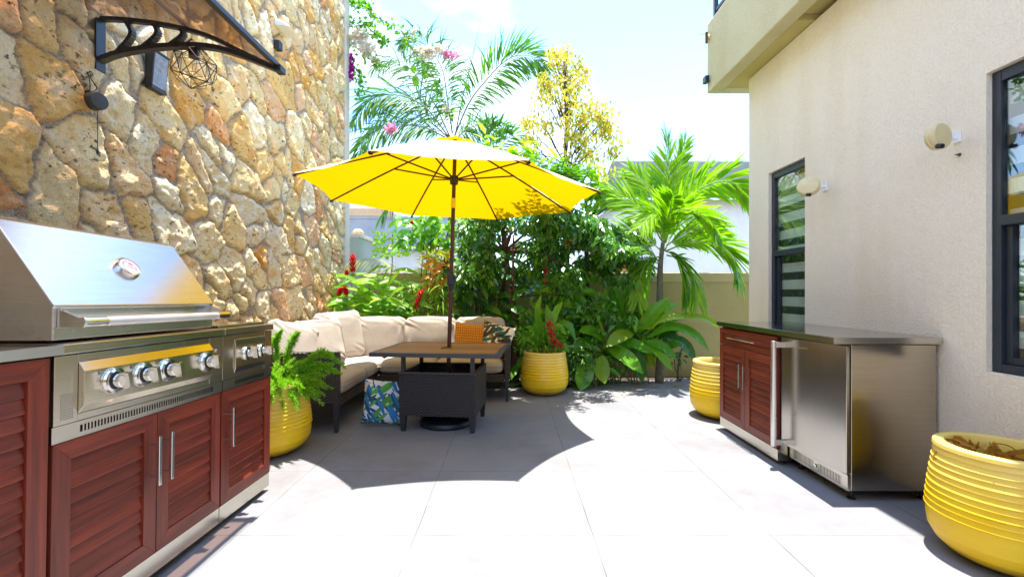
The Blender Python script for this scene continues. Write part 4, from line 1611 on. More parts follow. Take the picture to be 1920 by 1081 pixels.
# the same tree's fine spray over the back of the umbrella
sp2, st = MB(), MB()
for k in range(52):
    ex = -.15 + 1.0 * random.random() ** .7
    ey = random.uniform(4.6, 5.45)
    if ex < .15 and ey < 5.0:
        ey += .3
    e_ = Vector((ex, ey, random.uniform(2.42, 2.62)))
    b_ = Vector((.62, 5.72, 2.5))
    pth = catmull([b_, b_.lerp(e_, .5) + Vector((0, 0, .06)), e_], 18)
    st.tube(pth[::3], .004, 4)
    for i_, p in enumerate(pth[5:]):
        T = (pth[-1] - pth[0]).normalized()
        sd = T.cross(Vector((0, 0, 1))).normalized()
        for sg in (-1, 1):
            for q_ in range(2):
                mini(sp2, p + rv(.012), T * .5 + sd * sg + rv(.15), Vector((0, 0, 1)) + rv(.2), random.uniform(.06, .09), random.uniform(.022, .032))
sp2.build('fine_spray', L['bush'], fb)
st.tube(catmull([P(1096, 400, 6.03), Vector((.75, 5.9, 2.35)), Vector((.62, 5.72, 2.5))], 8), .012, 6)
st.build('twigs', M['bark'], fb)

# ------------------------------------------------------------------ broad-leaf clump, right bed
bl = thing('broadleaf_plant', (P(1180, 700, 5.8).x, 5.8, -.02), 'clump of large paddle shaped leaves spilling over the bed in front of the young palm', 'plant')
mb, ml, md = MB(), MB(), MB()


def pl_(dst, pts, Y0, Y1, wpx, nrm=(0, -.65, .75), wave=.015):
    dst_pts = pxs(pts, Y0, Y1)
    leaf_path(dst, dst_pts, wpx / F * (Y0 + Y1) / 2, nrm, wave=wave, seg=11)


pl_(mb, [(1193, 626), (1222, 590), (1256, 556)], 5.8, 5.75, 26)
pl_(ml, [(1206, 628), (1240, 598), (1290, 593), (1330, 600), (1347, 616)], 5.8, 5.5, 24, (0, -.5, .85))
pl_(mb, [(1212, 634), (1255, 612), (1300, 625), (1330, 658)], 5.8, 5.55, 24)
pl_(mb, [(1142, 656), (1180, 642), (1222, 662)], 5.75, 5.55, 26)
pl_(ml, [(1188, 626), (1165, 628), (1137, 650)], 5.7, 5.5, 27, (0, -.7, .7))
pl_(mb, [(1142, 654), (1170, 666), (1206, 700)], 5.65, 5.4, 34, (.2, -.8, .6))
pl_(mb, [(1205, 640), (1240, 648), (1269, 674)], 5.75, 5.6, 22)
pl_(mb, [(1205, 642), (1235, 660), (1261, 695)], 5.75, 5.5, 22)
pl_(md, [(1245, 632), (1280, 642), (1305, 677)], 5.9, 5.75, 26)
pl_(ml, [(1131, 665), (1128, 690), (1134, 719)], 5.6, 5.45, 30, (0, -1, .2))
pl_(mb, [(1106, 668), (1096, 700), (1088, 733)], 5.6, 5.4, 34, (0, -1, .2))
pl_(mb, [(1135, 640), (1112, 622), (1086, 620)], 5.7, 5.5, 30)
pl_(ml, [(1136, 640), (1126, 610), (1117, 588)], 5.7, 5.65, 12, (1, -.7, .2))
pl_(ml, [(1200, 590), (1206, 560), (1217, 536)], 5.8, 5.8, 20, (.3, -1, .2))
pl_(mb, [(1180, 590), (1178, 550), (1172, 525)], 5.85, 5.9, 18, (.3, -1, .2))
pl_(md, [(1200, 650), (1200, 685), (1204, 716)], 5.7, 5.6, 24, (.2, -1, .2))
pl_(mb, [(1120, 640), (1098, 640), (1072, 662)], 5.7, 5.5, 22)
for k in range(26):
    x0 = random.uniform(1120, 1225)
    y0 = random.uniform(600, 650)
    tx = x0 + random.uniform(-28, 28)
    ty = random.uniform(520, 575)
    pl_([mb, ml, mb][k % 3], [(x0, y0), ((x0 + tx) / 2 + random.uniform(-5, 5), (y0 + ty) / 2), (tx, ty)], 5.95, random.uniform(5.8, 6.1), random.uniform(14, 22), (random.gauss(0, .6), -.8, .5))
for k in range(84):
    x0 = random.uniform(1085, 1240)
    y0 = random.uniform(615, 700)
    an = random.uniform(-1.2, 1.2)
    ln = random.uniform(55, 105)
    tip = (x0 + math.sin(an) * ln, y0 - math.cos(an) * ln * .8)
    mid = ((x0 + tip[0]) / 2 + random.uniform(-6, 6), (y0 + tip[1]) / 2 - 14)
    pl_([md, md, mb, mb, ml][random.randrange(5)], [(x0, y0), mid, tip], 5.95, random.uniform(5.7, 6.1), random.uniform(16, 28), (random.gauss(0, .4), -.8, .5))
st = MB()
for k in range(22):
    a = P(random.uniform(1110, 1220), 722, 5.85)
    a.z = -.02
    b = P(random.uniform(1110, 1220), random.uniform(600, 660), 5.85)
    st.tube(catmull([a, a.lerp(b, .5) + rv(.03), b], 6), .008, 5)
mb.build('leaves', L['broad'], bl)
ml.build('lime_leaves', L['broad_lime'], bl)
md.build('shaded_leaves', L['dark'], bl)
st.build('stems', simple('green_stem', (.08, .14, .04), .6), bl)


# ------------------------------------------------------------------ understorey shrubs
def shrub(name, label, x0, x1, y0, y1, Ya, Yb, n, ln, wd, mat, cat='plant', stemn=10, up=.35, droop=.7):
    bx_ = P((x0 + x1) / 2, 700, (Ya + Yb) / 2)
    r = thing(name, (bx_.x, bx_.y, -.02), label, cat)
    mb, st = MB(), MB()
    for k in range(n):
        p = P(random.uniform(x0, x1), random.uniform(y0, y1), random.uniform(Ya, Yb))
        d = Vector((random.gauss(0, .8), random.gauss(-.3, .6), random.gauss(up, .4)))
        leaf(mb, p, d, (random.gauss(0, .4), -1 + random.gauss(0, .3), .75), ln * random.uniform(.6, 1.2), wd * random.uniform(.7, 1.2), droop, 4, .16)
    for k in range(stemn):
        a = Vector((bx_.x + random.uniform(-.12, .12), bx_.y + random.uniform(-.08, .08), -.02))
        b = P(random.uniform(x0, x1), random.uniform(y0, (y0 + y1) / 2), random.uniform(Ya, Yb))
        st.tube(catmull([a, a.lerp(b, .5) + rv(.04), b], 6), .007, 5)
    mb.build('leaves', mat, r)
    st.build('stems', M['bark'], r)
    return r


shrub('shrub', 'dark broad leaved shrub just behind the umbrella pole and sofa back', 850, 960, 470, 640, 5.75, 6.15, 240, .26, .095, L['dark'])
shrub('shrub', 'deep green shrub filling the bed behind the shaded plant pot', 960, 1110, 520, 720, 5.75, 6.1, 300, .27, .085, L['broad'])
shrub('shrub', 'glossy mid green shrub below the bushy tree and left of the paddle leaves', 1040, 1150, 560, 700, 5.6, 5.9, 170, .17, .055, L['bush'])
shrub('shrub', 'lime leaved shrub against the olive wall seen left of the umbrella pole', 790, 850, 400, 560, 6.0, 6.3, 150, .20, .065, L['lime'], stemn=3)
shrub('croton', 'yellow and red leaved croton left of the crank handle', 800, 842, 480, 545, 5.8, 6.1, 70, .17, .05, L['croton'], stemn=4)
shrub('shrub', 'grassy green plant with thin leaves behind the middle back cushions', 748, 845, 530, 630, 5.7, 5.95, 260, .26, .018, L['fern'], droop=.9)
shrub('climber', 'bright lime climber hanging over the end of the grey green side wall', 700, 765, 432, 482, 6.5, 6.9, 150, .085, .055, L['lime'], stemn=1)
shrub('shrub', 'leafy shrub with large mid green leaves above the croton under the umbrella rim', 745, 850, 405, 470, 6.0, 6.3, 110, .20, .085, L['broad'], stemn=3)
shrub('shrub', 'bright fan leaved shrub right of the pole below the umbrella rim', 858, 905, 405, 470, 6.15, 6.3, 60, .24, .05, L['lime'])
shrub('seedling', 'thin dark seedling between paddle leaves and the empty yellow pot', 1262, 1282, 640, 712, 5.95, 6.1, 26, .10, .035, L['dark'], stemn=3)
shrub('ground_fern', 'low small leaved plant at the foot of the paddle leaf clump beside the shaded pot', 1068, 1120, 640, 720, 5.45, 5.65, 190, .11, .022, L['bush'], stemn=6)

# red ginger clump on the left
gg = thing('ginger_plant', (P(700, 700, 5.85).x, 5.85, -.02), 'bright green ginger clump with long lance leaves beside the stone wall', 'plant')
mb, st, fl_ = MB(), MB(), MB()
for bxp, txp, typ, Yt in [(700, 655, 520, 5.75), (705, 690, 515, 5.8), (710, 735, 500, 5.9), (700, 640, 560, 5.7), (715, 752, 530, 5.85), (708, 712, 540, 5.6), (698, 672, 555, 5.6), (712, 735, 560, 5.65), (700, 650, 590, 5.6), (720, 762, 565, 5.7)]:
    a = P(bxp, 705, 5.85)
    a.z = -.02
    b = P(txp, typ, Yt)
    path = catmull([a, a.lerp(b, .55) + Vector((0, 0, .10)), b], 16)
    st.tube(path, [.011 - .0004 * i for i in range(17)], 6)
    T = (b - a)
    for k in range(4, 17):
        sg = 1 if k % 2 else -1
        d = Vector((sg * random.uniform(.5, 1.0) + T.x * .3, random.uniform(-.6, .3), random.uniform(.15, .65)))
        leaf(mb, path[k], d, (random.gauss(0, .2), -.62, .8), random.uniform(.30, .44), random.uniform(.07, .10), .7, 6, .18)
for lst, wz in [([(500, 770), (560, 680), (640, 590)], 42), ([(480, 700), (520, 620), (570, 570)], 32), ([(450, 890), (330, 790), (200, 740)], 50), ([(470, 720), (370, 685), (230, 700)], 44),
                ([(430, 880), (330, 840), (215, 845)], 44), ([(450, 930), (350, 900), (240, 890)], 40), ([(300, 700), (240, 670), (180, 650)], 40), ([(460, 900), (500, 850), (555, 850)], 44),
                ([(440, 840), (480, 805), (540, 815)], 42), ([(540, 830), (590, 770), (660, 740)], 48), ([(460, 640), (400, 650), (335, 650)], 38), ([(470, 940), (510, 950), (545, 975)], 40),
                ([(400, 970), (330, 950), (260, 965)], 40), ([(500, 790), (430, 720), (400, 700)], 44), ([(430, 760), (380, 720), (330, 730)], 40), ([(200, 905), (150, 900), (105, 930)], 50)]:
    p3 = pxs([(x / 4.157 + 600, y_ / 4.157 + 360) for x, y_ in lst], 5.6, 5.5)
    leaf_path(mb, p3, wz / 4.157 / F * 5.55, (random.gauss(0, .25), -.75, .75), wave=.01)
mb.build('leaves', L['ginger'], gg)
st.build('stems', simple('ginger_stem', (.10, .22, .04), .5), gg)


def cone_flower(px, py, Y, hpx, wpx, lean=0., parent=None):
    mb = MB()
    c = P(px, py, Y)
    h_, w_ = hpx / F * Y, wpx / F * Y
    for k in range(46):
        t = k / 45
        an = k * 2.4
        rr = w_ * .5 * math.sin(math.pi * (.15 + .8 * t))
        p = c + Vector((lean * (t - .5) * h_ + math.cos(an) * rr * .3, math.sin(an) * rr * .3, (t - .5) * h_))
        mini(mb, p, Vector((math.cos(an), math.sin(an), 1.1)), Vector((math.cos(an), math.sin(an), -.4)), h_ * .22 + w_ * .3, w_ * .42)
    mb.tube([c + Vector((-lean * h_ * .5, 0, -h_ * .5)), c + Vector((-lean * h_ * .9, .03, -h_ * 1.2))], .005, 5)
    return mb.build('flower', M['redflower'], parent)


cone_flower(661, 497, 5.7, 30, 12, 0, gg)
cone_flower(637, 549, 5.55, 14, 12, .3, gg)
cone_flower(648, 547, 5.55, 14, 12, -.2, gg)
cone_flower(650, 513, 5.6, 9, 9, 0, gg)
cone_flower(785, 562, 5.65, 30, 10, .3, gg)
cone_flower(772, 421, 6.0, 9, 9, 0, gg)
# pale arching palm frond plants
sp_ = thing('small_palm', (P(790, 700, 6.0).x, 6.0, -.02), 'small areca with pale yellow arching fronds near the stone wall corner', 'plant')
mb, st = MB(), MB()
for lst in ([(770, 560), (745, 510), (705, 488), (665, 490), (648, 510)], [(785, 600), (770, 560), (745, 548), (725, 570)], [(785, 600), (790, 555), (805, 535), (830, 545)], [(790, 600), (800, 500), (820, 470), (845, 475)], [(785, 600), (750, 560), (735, 555), (715, 590)]):
    frond(mb, st, pxs(lst, 6.0, 5.8), 34, .26, .014, 35, 55, .6, .1, .15, .007)
st.tube([Vector((P(790, 700, 6.0).x, 6.0, -.02)), P(785, 600, 6.0)], .02, 7)
st.tube([P(785, 600, 6.0), P(770, 560, 6.0)], .012, 7)
mb.build('crown', L['pale'], sp_)
st.build('stalks', simple('pale_stalk', (.42, .30, .12), .6), sp_)

# ------------------------------------------------------------------ bougainvillea
bo = thing('bougainvillea', (P(640, 60, 6.35).x, 6.35, 4.2), 'bougainvillea branches with white pink and magenta flowers hanging from the stone house top', 'plant')
mb, lf = MB(), MB()
br = [
    ([(640, -20), (675, 0), (700, 28), (725, 42), (752, 58), (778, 66)], 6.3, 5.9),
    ([(645, 60), (668, 90), (695, 110), (712, 122)], 6.35, 6.1),
    ([(645, 120), (668, 130), (676, 155), (672, 182)], 6.35, 6.2),
    ([(752, 58), (775, 95), (805, 130), (820, 165), (838, 205), (845, 218)], 5.95, 5.85),
    ([(645, 30), (668, 48), (698, 40)], 6.35, 6.2),
    ([(690, 52), (712, 70), (724, 84)], 6.1, 6.0),
    ([(640, -10), (668, 8), (698, 14)], 6.3, 6.2),
]
for lst, y0, y1 in br:
    pp = catmull(pxs(lst, y0, y1), 40)
    mb.tube(pp[::2], [.009 - .00035 * i for i in range(21)], 5)
    for p in pp[3:]:
        for k in range(3):
            mini(lf, p + rv(.03), rv(.5) + Vector((0, 0, -.2)), rv(.5) + Vector((0, -.4, .6)), random.uniform(.05, .085), random.uniform(.035, .055))


def blossoms(mat, px, py, Y, rx_, ry_, n):
    dst = MB()
    for k in range(n):
        an, rr_ = random.uniform(0, 6.28), random.random() ** .6
        p = P(px + math.cos(an) * rr_ * rx_ * .8, py + math.sin(an) * rr_ * ry_ * .8, Y + random.uniform(-.04, .04))
        for j in range(3):
            mini(dst, p, rv(.6), rv(.6) + Vector((0, -.6, .3)), .06, .05)
    dst.build('flower_cluster', L[mat], bo)


blossoms('boug_w', 672, 68, 6.2, 22, 20, 62)
blossoms('boug_w', 690, 92, 6.15, 16, 14, 34)
blossoms('boug_w', 705, 112, 6.1, 10, 8, 12)
blossoms('boug_w', 800, 98, 5.9, 34, 14, 62)
blossoms('boug_p', 845, 103, 5.9, 16, 8, 24)
blossoms('boug_w', 825, 92, 5.9, 16, 8, 18)
blossoms('boug_m', 655, 125, 6.25, 8, 32, 62)
blossoms('boug_w', 838, 205, 5.85, 10, 14, 16)
blossoms('boug_p', 733, 243, 5.7, 14, 10, 20)
blossoms('boug_w', 775, 60, 5.9, 6, 6, 6)
for px, py in ((768, 130), (778, 142), (800, 135), (812, 140), (818, 150), (790, 138), (772, 122), (785, 150)):
    leaf(lf, P(px, py, 5.9), rv(.5) + Vector((0, 0, -.6)), (0, -1, .2), .11, .085, .2, 4, .1)
mb.build('branches', simple('vine_wood', (.20, .13, .09), .8), bo)
lf.build('leaves', L['broad'], bo)

# ------------------------------------------------------------------ potted plants
fn = thing('fern', (-1.81, 3.36, .42), 'bright feathery foxtail fern growing in the left yellow pot', 'plant')
mb, st = MB(), MB()
c0 = Vector((-1.81, 3.36, .42))
for k in range(170):
    an = random.uniform(0, 2 * math.pi)
    el = random.uniform(.10, .95)
    ln = random.uniform(.20, .36)
    d = Vector((math.cos(an) * math.cos(el), math.sin(an) * math.cos(el), math.sin(el)))
    b = c0 + Vector((math.cos(an), math.sin(an), 0)) * random.uniform(0, .13)
    pth = catmull([b, b + d * ln * .55 + Vector((0, 0, .04)), b + d * ln + Vector((0, 0, -.07 * (1.3 - el)))], 22)
    st.tube(pth[::4], .0025, 4)
    for i, p in enumerate(pth[3:]):
        w_ = .027 * math.sin(math.pi * min(1, (i + 3) / 20)) + .009
        for j in range(15):
            mini(mb, p + rv(.005), rv(.7) + d * .6, rv(.5), w_ * random.uniform(.8, 1.4), .0065)
# one long frond each side, as in the photo
for lst in ([(560, 690), (590, 665), (612, 662), (648, 690)], [(545, 690), (575, 680), (610, 690), (640, 700)], [(530, 690), (545, 640), (560, 622)], [(520, 680), (515, 640), (528, 618)], [(550, 700), (590, 688), (625, 682)]):
    pth = catmull(pxs(lst, 3.36, 3.3), 44)
    st.tube(pth[::4], .0028, 4)
    for i, p in enumerate(pth[4:]):
        w_ = .034 * math.sin(math.pi * min(1, (i + 6) / 46)) + .008
        for j in range(18):
            mini(mb, p + rv(.005), rv(.7) + Vector((.4, 0, 0)), rv(.5), w_ * random.uniform(.8, 1.4), .007)
mb.build('fronds', L['fern'], fn)
st.build('stems', simple('fern_stem', (.10, .16, .04), .6), fn)

pg = thing('red_ginger', (.405, 5.32, .40), 'leafy red ginger plant growing in the shaded yellow pot', 'plant')
mb, st = MB(), MB()
for lst, wp in [([(1018, 655), (1012, 610), (1004, 578)], 14), ([(1020, 655), (1030, 605), (1024, 570)], 16), ([(1024, 655), (1045, 612), (1062, 628)], 14), ([(1022, 655), (1050, 608), (1068, 612), (1080, 640)], 13), ([(1015, 655), (1000, 620), (985, 612)], 13), ([(1020, 655), (1028, 630), (1030, 645)], 12), ([(1012, 655), (990, 635), (970, 645)], 12), ([(1030, 655), (1052, 640), (1068, 660)], 12), ([(1018, 655), (1008, 590), (1015, 552)], 15), ([(1025, 655), (1040, 590), (1055, 565)], 13)]:
    leaf_path(mb, pxs(lst, 5.32, 5.2), wp / F * 5.3, (random.gauss(0, .4), -.8, .5))
for k in range(330):
    p = P(random.uniform(962, 1062), random.uniform(615, 662), random.uniform(5.15, 5.45))
    mini(mb, p, rv(.6) + Vector((0, 0, .2)), rv(.4) + Vector((0, -.4, .8)), random.uniform(.04, .09), random.uniform(.02, .035))
mb.build('leaves', L['broad'], pg)
for k in range(7):
    a = Vector((.405 + random.uniform(-.08, .08), 5.32 + random.uniform(-.06, .06), .40))
    st.tube([a, a + Vector((random.gauss(0, .05), 0, .3))], .008, 5)
st.build('stems', simple('dark_stem', (.07, .09, .03), .6), pg)
mb = MB()
pth = catmull(pxs([(1028, 602), (1033, 620), (1036, 640), (1052, 650)], 5.12, 5.08), 30)
for i, p in enumerate(pth):
    for j in range(3):
        mini(mb, p + rv(.012), rv(.5) + Vector((0, 0, .3)), rv(.5), .05, .024)
mb.build('flower', M['redflower'], pg)
cone_flower(1024, 503, 5.6, 24, 8, .1, pg)

dl = thing('withered_plant', (2.20, 1.99, .41), 'withered orange brown leaves inside the lower right yellow pot', 'plant')
mb = MB()
for k in range(40):
    an = random.uniform(0, 6.28)
    b = Vector((2.165 + math.cos(an) * random.uniform(.0, .10), 2.02 + math.sin(an) * .08, .47))
    leaf(mb, b, Vector((math.cos(an) * .6, math.sin(an) * .6, random.uniform(.5, 1.2))), rv(.5) + Vector((0, -1, .4)), random.uniform(.08, .14), random.uniform(.03, .045), 1.6, 5, .3)
mb.tube(catmull([(2.11, 1.98, .42), (2.13, 1.98, .52), (2.23, 1.99, .515), (2.31, 2.0, .45)], 10), .0025, 5)
mb.build('leaves', L['dry'], dl)

# ------------------------------------------------------------------ sofa
sf = thing('corner_sofa', (-1.6, 4.9, 0), 'dark wicker corner sofa with beige cushions set against the stone wall', 'sofa')
SX0, SX1, SY0, SY1 = -2.19, -1.465, 3.79, 5.5
SF = 4.87
mb = MB()
mb.box((SX0, SY0, .25), (SX1, SY0 + .06, .69))             # arm end
mb.box((SX0, SY0 + .061, .25), (SX0 + .07, SY1, .84))      # back along the stone wall
mb.box((SX0 + .071, SY1 - .07, .25), (0.0, SY1, .82))      # back along the garden
mb.box((-.065, SF, .25), (.0, SY1 - .071, .69))            # right arm
mb.box((SX0 + .0705, SY0 + .061, .22), (SX1 - .004, SF - .001, .305))
mb.box((SX0 + .0705, SF, .22), (-.0655, SY1 - .0705, .305))
mb.build('frame', M['wicker_brown'], sf, bevel=.008)
for (x, y_) in ((SX1 - .05, SY0 + .005), (SX0 + .01, SY0 + .005), (-.06, SF + .003), (-.06, SY1 - .06), (SX1 - .05, SF - .06), (SX0 + .01, SY1 - .06)):
    mb = MB()
    q = .0
    mb.add([(x + .008, y_ + .008, 0), (x + .036, y_ + .008, 0), (x + .036, y_ + .036, 0), (x + .008, y_ + .036, 0), (x, y_, .2495), (x + .045, y_, .2495), (x + .045, y_ + .045, .2495), (x, y_ + .045, .2495)],
           [(0, 3, 2, 1), (4, 5, 6, 7), (0, 1, 5, 4), (1, 2, 6, 5), (2, 3, 7, 6), (3, 0, 4, 7)])
    mb.build('leg', M['leg'], sf, bevel=.003)


def cushion(name, c, size, rot=(0, 0, 0), parent=None, mat=None, puff=.3, e=.38, wr=.006, n=26, slump=0):
    """superellipsoid cushion with soft creases"""
    c = Vector(c)
    sx, sy, sz = (s_ / 2 for s_ in size)
    E = Euler(rot).to_matrix()
    vs, fs = [], []

    def pw_(v, p_):
        return math.copysign(abs(v) ** p_, v)
    nu, nv_ = n * 2, n
    ph = random.uniform(0, 9)
    for i in range(nv_ + 1):
        th = -math.pi / 2 + math.pi * i / nv_
        for k in range(nu):
            a = 2 * math.pi * k / nu
            x = pw_(math.cos(th), e + puff) * pw_(math.cos(a), e)
            z = pw_(math.cos(th), e + puff) * pw_(math.sin(a), e)
            y_ = pw_(math.sin(th), .62)
            p = Vector((x * sx, y_ * sy, z * sz))
            edge_ = max(abs(x), abs(z))
            cr = wr * math.sin(11 * x + 5 * z + ph) * math.sin(9 * z - 6 * x + ph * 2) * (1 - abs(y_)) + wr * .9 * math.sin(26 * (x * .6 + z) + ph) * edge_ ** 4
            p.y += cr * (1 if y_ > 0 else -1)
            p.z += cr * .5 - slump * (1 - z) * .0 - slump * (x * x) * (1 if z > 0 else 0)
            vs.append(E @ p + c)
    for i in range(nv_):
        for k in range(nu):
            a, b = i * nu + k, i * nu + (k + 1) % nu
            fs.append((a, b, b + nu, a + nu))
    mb = MB()
    mb.add(vs, fs)
    o = mb.build(name, mat or M['cushion'], parent, smooth=True)
    # piping seam round the rim
    pm = MB()
    pts_ = []
    for k in range(48):
        a = 2 * math.pi * k / 48
        pts_.append(E @ Vector((pw_(math.cos(a), e) * sx * 1.002, 0, pw_(math.sin(a), e) * sz * 1.002 - slump * (pw_(math.cos(a), e) ** 2 if math.sin(a) > 0 else 0))) + c)
    pts_.append(pts_[0])
    pm.tube(pts_, .0045, 5, False)
    if parent is not None:
        pm.build('piping', M['piping'], o, smooth=True)
    return o


# seat cushions: flat slabs (local y is up after rotation)
FL = (R(90), 0, 0)
cushion('seat_cushion', (-1.795, 4.17, .385), (.70, .17, .70), FL, sf, e=.2, puff=.06, wr=.003)
cushion('seat_cushion', (-1.795, 4.86, .387), (.70, .17, .68), FL, sf, e=.2, puff=.06, wr=.003)
cushion('seat_cushion', (-1.14, 5.15, .385), (.62, .17, .58), FL, sf, e=.2, puff=.06, wr=.003)
cushion('seat_cushion', (-.45, 5.15, .385), (.75, .17, .58), FL, sf, e=.2, puff=.06, wr=.003)
# back cushions
cushion('back_cushion', (-1.99, 4.06, .685), (.48, .15, .47), (R(-16), R(14), R(56)), sf, e=.3, puff=.2, slump=-.02, wr=.014)
cushion('back_cushion', (-1.93, 4.50, .685), (.48, .15, .48), (R(-18), R(-3), R(42)), sf, e=.3, puff=.2, slump=-.02, wr=.014)
cushion('back_cushion', (-1.93, 5.02, .71), (.54, .20, .54), (R(-12), R(-3), R(46)), sf, e=.3, puff=.2, slump=-.01, wr=.012)
cushion('back_cushion', (-1.55, 5.29, .675), (.62, .20, .48), (R(-10), 0, R(-2)), sf, e=.26, puff=.2, slump=.01, wr=.012)
cushion('back_cushion', (-.95, 5.29, .675), (.61, .20, .48), (R(-10), 0, 0), sf, e=.26, puff=.2, slump=.01, wr=.013)
cushion('back_cushion', (-.36, 5.29, .675), (.59, .20, .47), (R(-10), 0, 0), sf, e=.26, puff=.2, slump=.01, wr=.012)


def pillow(name, c, sz, rot, mat, label, th=.13, group=None):
    E = Euler(rot).to_matrix()
    n = 26
    mb = MB()
    for side in (1, -1):
        vs, fs = [], []
        for i in range(n + 1):
            for j in range(n + 1):
                u, v = i / n * 2 - 1, j / n * 2 - 1
                pinch = 1 - .07 * (1 - abs(u) ** 2) * abs(v) ** 3 - .0
                pinch2 = 1 - .07 * (1 - abs(v) ** 2) * abs(u) ** 3
                h_ = th / 2 * ((1 - u ** 4) * (1 - v ** 4)) ** .55
                h_ += .005 * math.sin(7 * u + 3 * v) * (1 - u * u) * (1 - v * v)
                vs.append(Vector((u * sz / 2 * pinch2, -side * h_, v * sz / 2 * pinch)))
                if side > 0:
                    pass
        for i in range(n):
            for j in range(n):
                a = i * (n + 1) + j
                f = (a, a + n + 1, a + n + 2, a + 1)
                fs.append(f if side > 0 else f[::-1])
        mb.add(vs, fs)
    me = mb.build(name, mat, None, smooth=True, loc=(0, 0, 0))
    me.location = c
    me.rotation_euler = rot
    tag(me, label, 'pillow', group)
    return me


pillow('throw_pillow', (-.455, 5.06, .665), .37, (R(-14), R(4), R(4)), M['knit'], 'orange knitted throw pillow on the right half of the sofa', .12)
pillow('throw_pillow', (-.165, 5.06, .66), .38, (R(-14), R(14), R(-8)), M['leaftrop'], 'cream throw pillow with brown and green leaf print by the right sofa arm', .12)
pf = pillow('floor_pillow', (-1.135, 4.04, .207), .40, (R(-7), R(4), R(6)), M['leafblue'], 'white pillow with blue and green leaf print standing on the floor by the table', .12)
mb = MB()
mb.box((-.185, -.036, .09), (-.135, -.0335, .175))
tg = mb.build('care_tag', M['tag'], None)
tg.parent = pf

# ------------------------------------------------------------------ table
TX, TY, TR = -.600, 4.10, R(-6)
tb = thing('patio_table', (TX, TY, 0), 'square patio table with brown plank top on a charcoal wicker base', 'table')
TM = Matrix.Translation((TX, TY, 0)) @ Matrix.Rotation(TR, 4, 'Z')
tw_, td_ = 1.10, .83
mb = MB()
n = 10
pitch_ = (td_ - .07) / n
for k in range(n):
    ya = -td_ / 2 + .035 + k * pitch_
    ya2 = ya + pitch_ - .007
    if abs((ya + ya2) / 2) < pitch_ * .6:
        mb.box((-tw_ / 2 + .035, ya, .676), (-.026, ya2, .694))
        mb.box((.026, ya, .676), (tw_ / 2 - .035, ya2, .694))
    else:
        mb.box((-tw_ / 2 + .035, ya, .676), (tw_ / 2 - .035, ya2, .694))
mb.xf(TM)
mb.build('tabletop', M['plank'], tb, bevel=.0015)
mb = MB()
mb.box((-tw_ / 2, -td_ / 2, .660), (tw_ / 2, -td_ / 2 + .033, .696))
mb.box((-tw_ / 2, td_ / 2 - .033, .660), (tw_ / 2, td_ / 2, .696))
mb.box((-tw_ / 2, -td_ / 2 + .0335, .660), (-tw_ / 2 + .033, td_ / 2 - .0335, .6955))
mb.box((tw_ / 2 - .033, -td_ / 2 + .0335, .660), (tw_ / 2, td_ / 2 - .0335, .6955))
for xx in (-.2, .16):
    mb.box((xx, -td_ / 2 + .034, .662), (xx + .04, td_ / 2 - .034, .6755))
mb.xf(TM)
mb.build('top_frame', M['tframe'], tb, bevel=.003)
bw, bd = .335, .29
mb = MB()
th = .03
mb.box((-bw, -bd, .135), (bw, -bd + th, .500))
mb.box((-bw, bd - th, .135), (bw, bd, .500))
mb.box((-bw, -bd + th + .0005, .135), (-bw + th, bd - th - .0005, .500))
mb.box((bw - th, -bd + th + .0005, .135), (bw, bd - th - .0005, .500))
mb.box((-bw + th, -bd + th, .14), (bw - th, bd - th, .16))
mb.xf(TM)
mb.build('wicker_base', M['wicker'], tb, bevel=.006)
mb = MB()
mb.box((-bw - .004, -bd - .004, .5005), (bw + .004, -bd + .03, .512))
mb.box((-bw - .004, bd - .03, .5005), (bw + .004, bd + .004, .512))
mb.box((-bw - .004, -bd + .0305, .5005), (-bw + .03, bd - .0305, .5115))
mb.box((bw - .03, -bd + .0305, .5005), (bw + .004, bd - .0305, .5115))
mb.xf(TM)
mb.build('base_rim', M['tframe'], tb, bevel=.002)
for sx in (-1, 1):
    for sy in (-1, 1):
        mb = MB()
        a = (sx * (bw - .03), sy * (bd - .03))
        mb.add([(a[0] - .018, a[1] - .018, 0), (a[0] + .018, a[1] - .018, 0), (a[0] + .018, a[1] + .018, 0), (a[0] - .018, a[1] + .018, 0), (a[0] - .028, a[1] - .028, .1345), (a[0] + .028, a[1] - .028, .1345), (a[0] + .028, a[1] + .028, .1345), (a[0] - .028, a[1] + .028, .1345)],
               [(0, 3, 2, 1), (4, 5, 6, 7), (0, 1, 5, 4), (1, 2, 6, 5), (2, 3, 7, 6), (3, 0, 4, 7)])
        mb.xf(TM)
        mb.build('leg', M['leg'], tb, bevel=.003)
        mb = MB()
        mb.box((a[0] - .016, a[1] - .016, .512), (a[0] + .016, a[1] + .016, .6598))
        mb.xf(TM)
        mb.build('post', M['leg'], tb)

# ------------------------------------------------------------------ umbrella
UB = Vector((-.585, 4.10, 0))
UT = Vector((-.508, 4.10, 2.58))
um = thing('patio_umbrella', (UB.x, UB.y, 0), 'large yellow patio umbrella standing through the wooden table', 'umbrella')
ax = (UT - UB).normalized()
mb = MB()
mb.tube([UB + ax * .03, UB + ax * 1.28], .019, 16)
mb.tube([UB + ax * 1.28, UB + ax * 2.57], .018, 16)
mb.build('pole', M['maroon'], um, smooth=True, auto=40)
mb = MB()
mb.lathe([(0, 0), (.245, 0), (.25, .02), (.235, .045), (.14, .07), (.05, .09), (.045, .24), (.0, .24)], (UB.x, UB.y, .001), 40, None, False)
mb.build('base', simple('black_base', (.010, .012, .018), .5), um, smooth=True, auto=35)
mb = MB()
c = UB + ax * 1.315
mb.box((c.x - .032, c.y - .035, c.z - .055), (c.x + .032, c.y + .035, c.z + .055))
